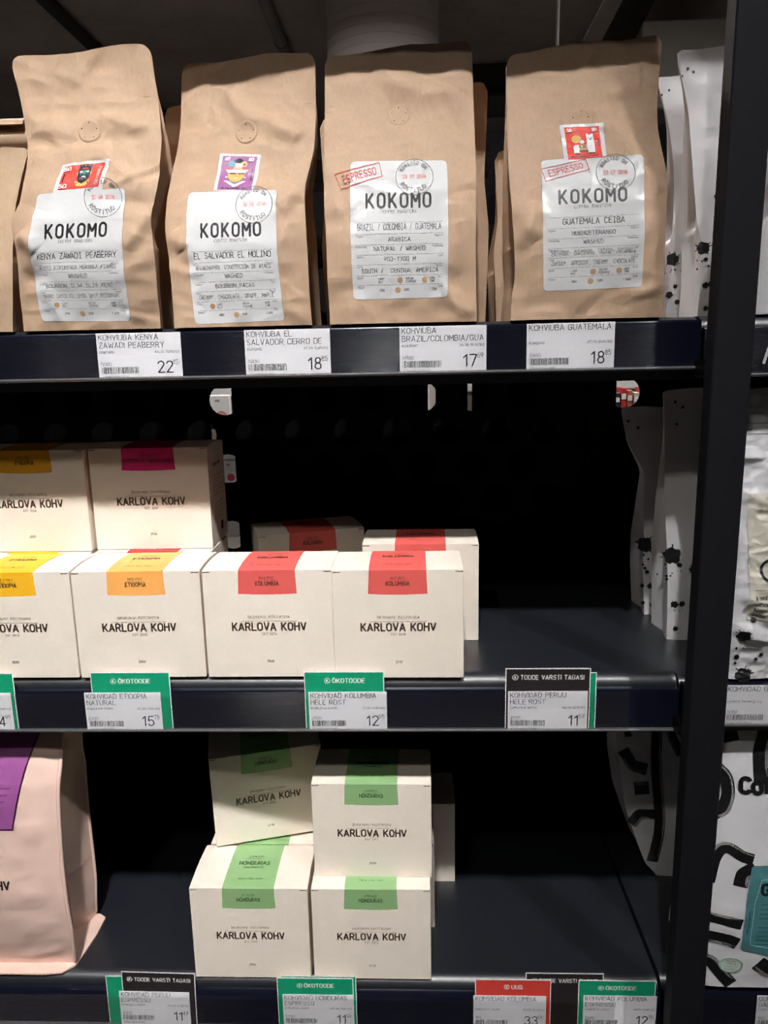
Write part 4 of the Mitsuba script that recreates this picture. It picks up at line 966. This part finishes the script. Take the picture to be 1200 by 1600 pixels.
# ------------------------------------------------------------------ pink pouch at the left of the lowest shelf
b = Bag(S3, [(-.500, 0), (-.50, .12), (-.495, .27)], [(-.3500, 0), (-.3465, .02), (-.3440, .05), (-.3440, .13), (-.3420, .20), (-.3400, .222), (-.3440, .27)], (.27, .27),
        [(0, .020), (.08, .012), (.3, .004), (.6, .006), (.8, .010), (.9, .028), (1, .046)], [(0, .066), (.3, .078), (.7, .074), (.85, .06), (.93, .02), (1, .004)], 31, .0016, corner=.004, dxb=-.0075, gus=.013,
        bulge=((0, .001), (.3, .006), (.7, .005), (1, .001)), creases=[(-.40, .05, -.36, .058, .0010, .009), (-.39, .09, -.36, .096, .0009, .009), (-.38, .155, -.36, .170, .0010, .010), (-.40, .012, -.358, .024, .0018, .006)])
pk = thing('coffee_pouch', 'large pale pink pouch with a purple label at the left of the lowest shelf', 'coffee bag')
obj('pouch', b.mesh(), 'pink_pouch', pk, smooth=45)
fl = Polygon([(-.505, .004), (-.375, .0045), (-.3585, .0065), (-.3495, .0150), (-.3468, .035), (-.3448, .058), (-.3455, .081), (-.352, .0855), (-.365, .088), (-.505, .09)]).buffer(.0012)
fm = trimesh.creation.extrude_polygon(fl, .0016, engine='earcut'); fm = fm.subdivide().subdivide() if False else fm
fm.apply_translation([0, 0, S3 + .0004])
obj('bottom_flange', fm, 'pink_pouch', pk, label='sealed rim round the base')
def seam(xf, yo, zs):
    return tube([(xf(z), yo(z), S3 + z) for z in zs], .0019, 8)
zs = np.linspace(.006, .235, 30)
Rx = lambda z: float(b.xr(np.array([z]))[0]); yv = lambda z: float(b.y(np.array([Rx(z) - .001]), np.array([z]))[0])
obj('edge_seam', seam(Rx, lambda z: yv(z) - .0004, zs), 'pink_pouch', pk, smooth=60)
obj('edge_seam', seam(lambda z: Rx(z) - .0073, lambda z: np.interp(z / .27, b.yp[:, 0], b.yp[:, 1]) + np.interp(z / .27, b.th[:, 0], b.th[:, 1]) + .001, zs), 'pink_pouch', pk, smooth=60)
lab = Polygon([(-.49, .1615), (-.3868, .1635), (-.3855, .168), (-.3725, .222), (-.3605, .264), (-.49, .264)])
lk = obj('label', sheet(b.on, lab, .0006, .004), 'purple_label', pk, smooth=True, label='purple label')
pt = Print(b.on, .0007, .004)
pt.line([(-.49, .1620), (-.3862, .1640), (-.3855, .168), (-.3725, .222), (-.3605, .264)], .0014, (.05, .008, .04))
for i in range(3): pt.rect(-.42, .192 + .006 * i, -.392 + .003 * i, .1935 + .006 * i, (.20, .055, .19))
pt.done('border', lk)
pt = Print(b.on, .0006, .004)
pt.text('KARLOVA KOHV', -.3955, .1012, .0085, (.02, .015, .015), wt=.2, align='r', track=.26)
pt.done('lettering', pk)

# ------------------------------------------------------------------ white bags of the neighbouring unit
BLK = (.008, .008, .009)
def splat(pt, x, z, r, seed, drops=5, col=BLK, stretch=1.0):
    rr = random.Random(seed)
    a = np.linspace(0, 2 * np.pi, 41)[:-1]
    rad = r * (1 + .10 * np.sin(a * 5 + seed) + np.array([.22 * (rr.random() ** 3) for _ in a]))
    P = Polygon(np.c_[x + rad * np.cos(a), z + stretch * rad * np.sin(a)]).buffer(0)
    P = unary_union([P] + [LineString([(x, z), (x + r * 1.45 * math.cos(t), z + r * 1.45 * math.sin(t))]).buffer(r * .06) for t in [rr.uniform(0, 6.28) for _ in range(6)]])
    pt.poly(P, col)
    for i in range(drops):
        t, d = rr.uniform(-2.4, -.6), r * rr.uniform(1.5, 4.0)
        pt.poly(Point(x + d * math.cos(t) * .7, z + d * math.sin(t)).buffer(r * rr.uniform(.06, .22), quad_segs=3), col)
def side_pts(zs, xs): return list(zip(xs, zs))
def white_bag(label, x_edge, w, h, y0, z0, seed, splats, mat='white_pouch', thick=.05, tops=None, tilt=0., wr=.0018):
    L = x_edge; R = [(x + w, z) for x, z in x_edge]
    b = Bag(z0, L, R, tops or (h, h), [(0, y0 + .003), (.25, y0), (.5, y0 + .004), (.8, y0 + .014), (1, y0 + .02)], [(0, thick), (.35, thick), (.55, thick * .6), (.78, .008), (.88, .002), (1, .0018)], seed, wr, corner=.002, nu=40, nv=80)
    k = thing('coffee_bag', label, 'coffee bag')
    obj('pouch', b.mesh(), mat, k, smooth=45)
    for i, (x, z, r, dr_) in enumerate(splats):
        pt = Print(b.on, .0006, .006); splat(pt, x, z, r, seed * 10 + i, dr_)
        pt.done('ink_splat', k, label='black ink splat')
    return b
zA = NS[0][0]
white_bag('tall lit ink-splattered white bag in the gap left of the post, top shelf', [(.2600, 0), (.2605, .03), (.2585, .07), (.2540, .085), (.2500, .12), (.2450, .18), (.2370, .215), (.2355, .230)], .12, .230, .085, zA, 41,
          [(.2440, .214, .0011, 2), (.2490, .211, .0009, 1), (.2395, .208, .0008, 4), (.2600, .062, .0050, 6), (.263, .052, .0016, 5), (.2645, .030, .0024, 3), (.2695, .031, .0027, 2), (.2665, .010, .0020, 3), (.268, .105, .0012, 2)], tops=(.230, .236))
white_bag('ink-splattered white bag half in shadow behind the tall lit one, top shelf', [(.2565, 0), (.2580, .03), (.2610, .06), (.2590, .09), (.2600, .13), (.2590, .155), (.2540, .19), (.2420, .235)], .12, .236, .165, zA, 42,
          [(.2470, .218, .0010, 2), (.2540, .222, .0009, 2), (.2600, .062, .0055, 6), (.2590, .028, .0030, 4), (.267, .021, .0022, 2), (.2640, .036, .0018, 3), (.2780, .013, .0028, 2)])
zB = NS[1][0]
white_bag('nearer ink-splattered white bag in shadow left of the post, middle shelf', [(.2525, 0), (.2500, .05), (.2470, .10), (.2440, .14), (.2440, .19), (.2420, .245)], .12, .248, .095, zB, 43,
          [(.2530, .236, .0012, 3), (.2600, .231, .0012, 2), (.2545, .215, .0012, 4), (.2520, .088, .0075, 8), (.2590, .079, .0022, 5), (.2570, .038, .0032, 3), (.2640, .039, .0026, 2), (.2600, .012, .0022, 4), (.272, .075, .004, 2)])
white_bag('farther ink-splattered white bag in shadow, standing deepest on the middle shelf', [(.2525, 0), (.2480, .05), (.2470, .12), (.2477, .157), (.2294, .19), (.2226, .225)], .12, .226, .170, zB, 44,
          [(.2300, .212, .0014, 4), (.2400, .205, .0014, 3), (.2490, .080, .0075, 6), (.2520, .05, .002, 4), (.2560, .034, .0028, 3), (.2480, .034, .0020, 3), (.2600, .012, .0022, 4), (.2500, .014, .002, 2)])
# crumpled foil bag with a cream label
b = Bag(zB, [(.2700, 0), (.2715, .05), (.2740, .15), (.2760, .20), (.2745, .245)], [(.3900, 0), (.392, .1), (.390, .20), (.386, .245)], (.245, .243), [(0, .004), (.25, -.002), (.5, .006), (.75, .022), (1, .036)], [(0, .07), (.35, .07), (.55, .05), (.76, .012), (.86, .002), (1, .0018)], 45, .0042, corner=.002, wscale=1.9,
        creases=[(.275, .195, .30, .193, .004, .004), (.28, .165, .31, .15, .003, .006), (.28, .08, .31, .05, .003, .006), (.275, .05, .32, .03, .003, .007)], nu=80, nv=140)
k = thing('coffee_bag', 'crumpled white foil bag with a cream label, right of the post', 'coffee bag')
obj('pouch', b.mesh(), 'white_foil', k, smooth=50)
pt = Print(b.on, .0006, .004)
for z in (.222, .213): pt.rect(.272, z, .386, z + .0004, (.2, .2, .21))
pt.done('seal_lines', k)
for i, (x, z, r, d_) in enumerate([(.2816, .0428, .0048, 3), (.287, .004, .0062, 4), (.2898, .0568, .0019, 0), (.2798, .0215, .0021, 1), (.2792, .0155, .0011, 0), (.2994, .0245, .0015, 0), (.2959, .0200, .0012, 2), (.3039, .0440, .0012, 0), (.2915, .007, .0022, 0), (.33, .03, .004, 3)]):
    pt = Print(b.on, .0012, .002); splat(pt, x, z, r, 450 + i, d_); pt.done('ink_splat', k, label='black ink splat')
lq = Polygon([(.2838, .1640), (.370, .168), (.371, .058), (.2845, .0570)])
lk = obj('label', sheet(b.on, lq, .0010, .002), 'cream_label', k, smooth=True, label='cream paper label')
pt = Print(b.on, .0016, .003)
G_ = [(.3055, .1075)] + [(.3005 + .0062 * math.cos(t), .1000 + .0085 * math.sin(t)) for t in np.linspace(.9, 5.6, 16)] + [(.3060, .0985), (.3015, .0990)]
pt.poly(LineString(G_).buffer(.0011), BLK)
pt.text('UATEMALA', .309, .0915, .012, BLK, wt=.2, align='l', slant=.2, width=.05)
pt.line([(.2880, .0840), (.366, .086)], .0003, (.15, .14, .12))
for i, s_ in enumerate(('A real Mayan', 'without a doubt', 'Notes of cocoa', 'sweet grapes')): pt.text(s_, .2882, .0757 - .0052 * i, .0033, (.04, .04, .04), wt=.17, align='l', slant=.05)
pt.done('lettering', lk)
# top shelf: bag and rail emblem just showing at the right edge
white_bag('white bag just showing at the right edge on the top shelf', [(.2740, 0), (.2765, .04), (.2790, .07), (.2950, .10), (.3080, .15), (.3150, .20)], .115, .205, .004, zA, 46, [(.30, .03, .004, 3)], mat='white_foil', thick=.06)
em = thing('rail_emblem', 'small white letter on the dark top rail at the right edge', 'sign')
pt = Print(lambda q, o: np.c_[q[:, 0], np.full(len(q), -.0060) - o, q[:, 1]], .0002)
pt.poly(LineString([(.2805, 1.4105), (.2835, 1.4225), (.2870, 1.4225)]).buffer(.0012), (.7, .7, .7)); pt.poly(LineString([(.2820, 1.4165), (.2860, 1.4165)]).buffer(.0010), (.7, .7, .7))
pt.done('letter', em)
# bag with brush strokes
def stroke(pt, pts, w, seed, streaks=4):
    ls = LineString(pts)
    dense = [ls.interpolate(t, normalized=True) for t in np.linspace(0, 1, 24)]
    P = np.array([(p.x, p.y) for p in dense])
    for _ in range(3): P[1:-1] = (P[:-2] + 2 * P[1:-1] + P[2:]) / 4
    pt.poly(LineString(P).buffer(w / 2, cap_style='flat').buffer(0), BLK)
    rr = random.Random(seed)
    for i in range(streaks):
        o = w * (.28 + .07 * i) * (1 if seed % 2 else -1)
        a, b_ = rr.uniform(0, .3), rr.uniform(.5, 1)
        l2 = LineString(P).parallel_offset(abs(o), 'left' if o > 0 else 'right')
        if l2.geom_type != 'LineString' or l2.length < .005: continue
        n = 18; pp = [l2.interpolate(t, normalized=True) for t in np.linspace(a, b_, n)]
        pt.line([(p.x, p.y) for p in pp], .0004, (.5, .5, .5), .0002)
zC = NS[2][0]
def brush_bag(label, L, w, h, y0, seed, strokes, thick, front=False, tops=None, yp=None):
    R = [(x + w, z) for x, z in L]
    b = Bag(zC, L, R, tops or (h, h), yp or [(0, y0 + .003), (.25, y0), (.5, y0 + .006), (.8, y0 + .02), (1, y0 + .03)], [(0, thick), (.5, thick), (.75, thick * .5), (.9, .01), (1, .002)], seed, .0018, corner=.003, nu=44, nv=90)
    k = thing('coffee_bag', label, 'coffee bag')
    obj('pouch', b.mesh(), 'brush_pouch', k, smooth=45)
    for i, (pts, wd) in enumerate(strokes):
        pt = Print(b.on, .0007, .005); stroke(pt, pts, wd, seed * 3 + i)
        pt.done('brush_stroke', k, label='black brush stroke')
    return k, b
k, b = brush_bag('white bag with black brush strokes and a teal label right of the post', [(.2665, 0), (.2690, .05), (.2705, .12), (.2715, .20), (.2720, .285)], .135, .285, -.004, 51,
    [([(.270, .247), (.282, .249), (.294, .252)], .014), ([(.268, .176), (.281, .180), (.2865, .195), (.284, .212), (.272, .222)], .012), ([(.2695, .112), (.2735, .135), (.279, .146), (.287, .147), (.297, .139), (.3080, .1355)], .0105),
     ([(.2965, .110), (.299, .122), (.310, .128)], .013), ([(.268, .0775), (.283, .076), (.300, .072)], .0105), ([(.266, .0555), (.278, .056), (.290, .054), (.2975, .051)], .013), ([(.262, .031), (.275, .030), (.2850, .017), (.296, .004)], .0125), ([(.318, .03), (.33, .02), (.34, .03)], .016), ([(.322, .262), (.3145, .235), (.3155, .205)], .014), ([(.345, .16), (.36, .18), (.38, .17)], .014)], .085)
lq = Polygon([(.3062, .1290), (.3085, .1305), (.390, .134), (.394, .04), (.3300, .0385), (.3035, .0435), (.3010, .0465), (.3008, .060), (.3030, .100)])
lk = obj('label', sheet(b.on, lq.buffer(-.001).buffer(.001), .0012, .004), 'teal_label', k, smooth=True, label='teal label')
pt = Print(b.on, .0017, .004)
pt.line([(.3150, .1180), (.3100, .0950), (.3080, .0600), (.3085, .0510), (.330, .0470), (.385, .046)], .0005, (.35, .6, .6))
pt.line([(.3150, .1180), (.36, .121), (.388, .122)], .0005, (.35, .6, .6))
pt.text('GOURMET', .3160, .1035, .0105, (.012, .02, .025), wt=.26, align='l', track=.16)
for i in range(9): pt.rect(.3160 - .0004 * i, .0930 - .0046 * i - (.005 if i > 3 else 0), .375, .0937 - .0046 * i - (.005 if i > 3 else 0), (.02, .11, .13))
pt.text('SMALL BATCH ROASTED', .3055, .063, .0018, (.02, .10, .12), wt=.15, rot=1.50, align='l')
pt.done('lettering', lk)
pt = Print(b.on, .0014, .004)
pt.text('Coffee', .2965, .1975, .0135, BLK, wt=.26, align='l', xs=1.15, track=.16)
pt.done('lettering', k)
el = affinity.scale(Point(.2935, .0265).buffer(.0110, quad_segs=10), 1, .78)
stk = obj('round_sticker', sheet(b.on, el, .0012, .003), 'pale_sticker', k, smooth=True, label='pale oval sticker with a green ring')
pt = Print(b.on, .0016, .003)
GR = (.06, .30, .17)
pt.poly(el.buffer(-.0002).difference(el.buffer(-.0006)), GR); pt.poly(el.buffer(-.0012).difference(el.buffer(-.0015)), GR)
for i, s_ in enumerate(('ROASTED', 'FRESH IN', 'ESTONIA BY', 'ROASTERS')): pt.text(s_, .2935, .0303 - .0030 * i, .0013, (.12, .22, .17), wt=.14, track=.5)
pt.done('lettering', stk)
brush_bag('white bag with black brush strokes in deep shadow left of the post', [(.2770, 0), (.2620, .016), (.2490, .05), (.2370, .085), (.2300, .13), (.2230, .19), (.2215, .25)], .13, .255, .152, 52,
    [([(.229, .205), (.239, .22), (.257, .222), (.277, .21)], .014), ([(.235, .205), (.239, .17)], .008), ([(.233, .155), (.243, .138), (.259, .134)], .013), ([(.245, .112), (.261, .114)], .015), ([(.243, .068), (.251, .082), (.269, .083)], .012), ([(.271, .19), (.269, .13), (.275, .07), (.269, .02)], .012), ([(.292, .21), (.283, .18), (.297, .15)], .01)], .06)
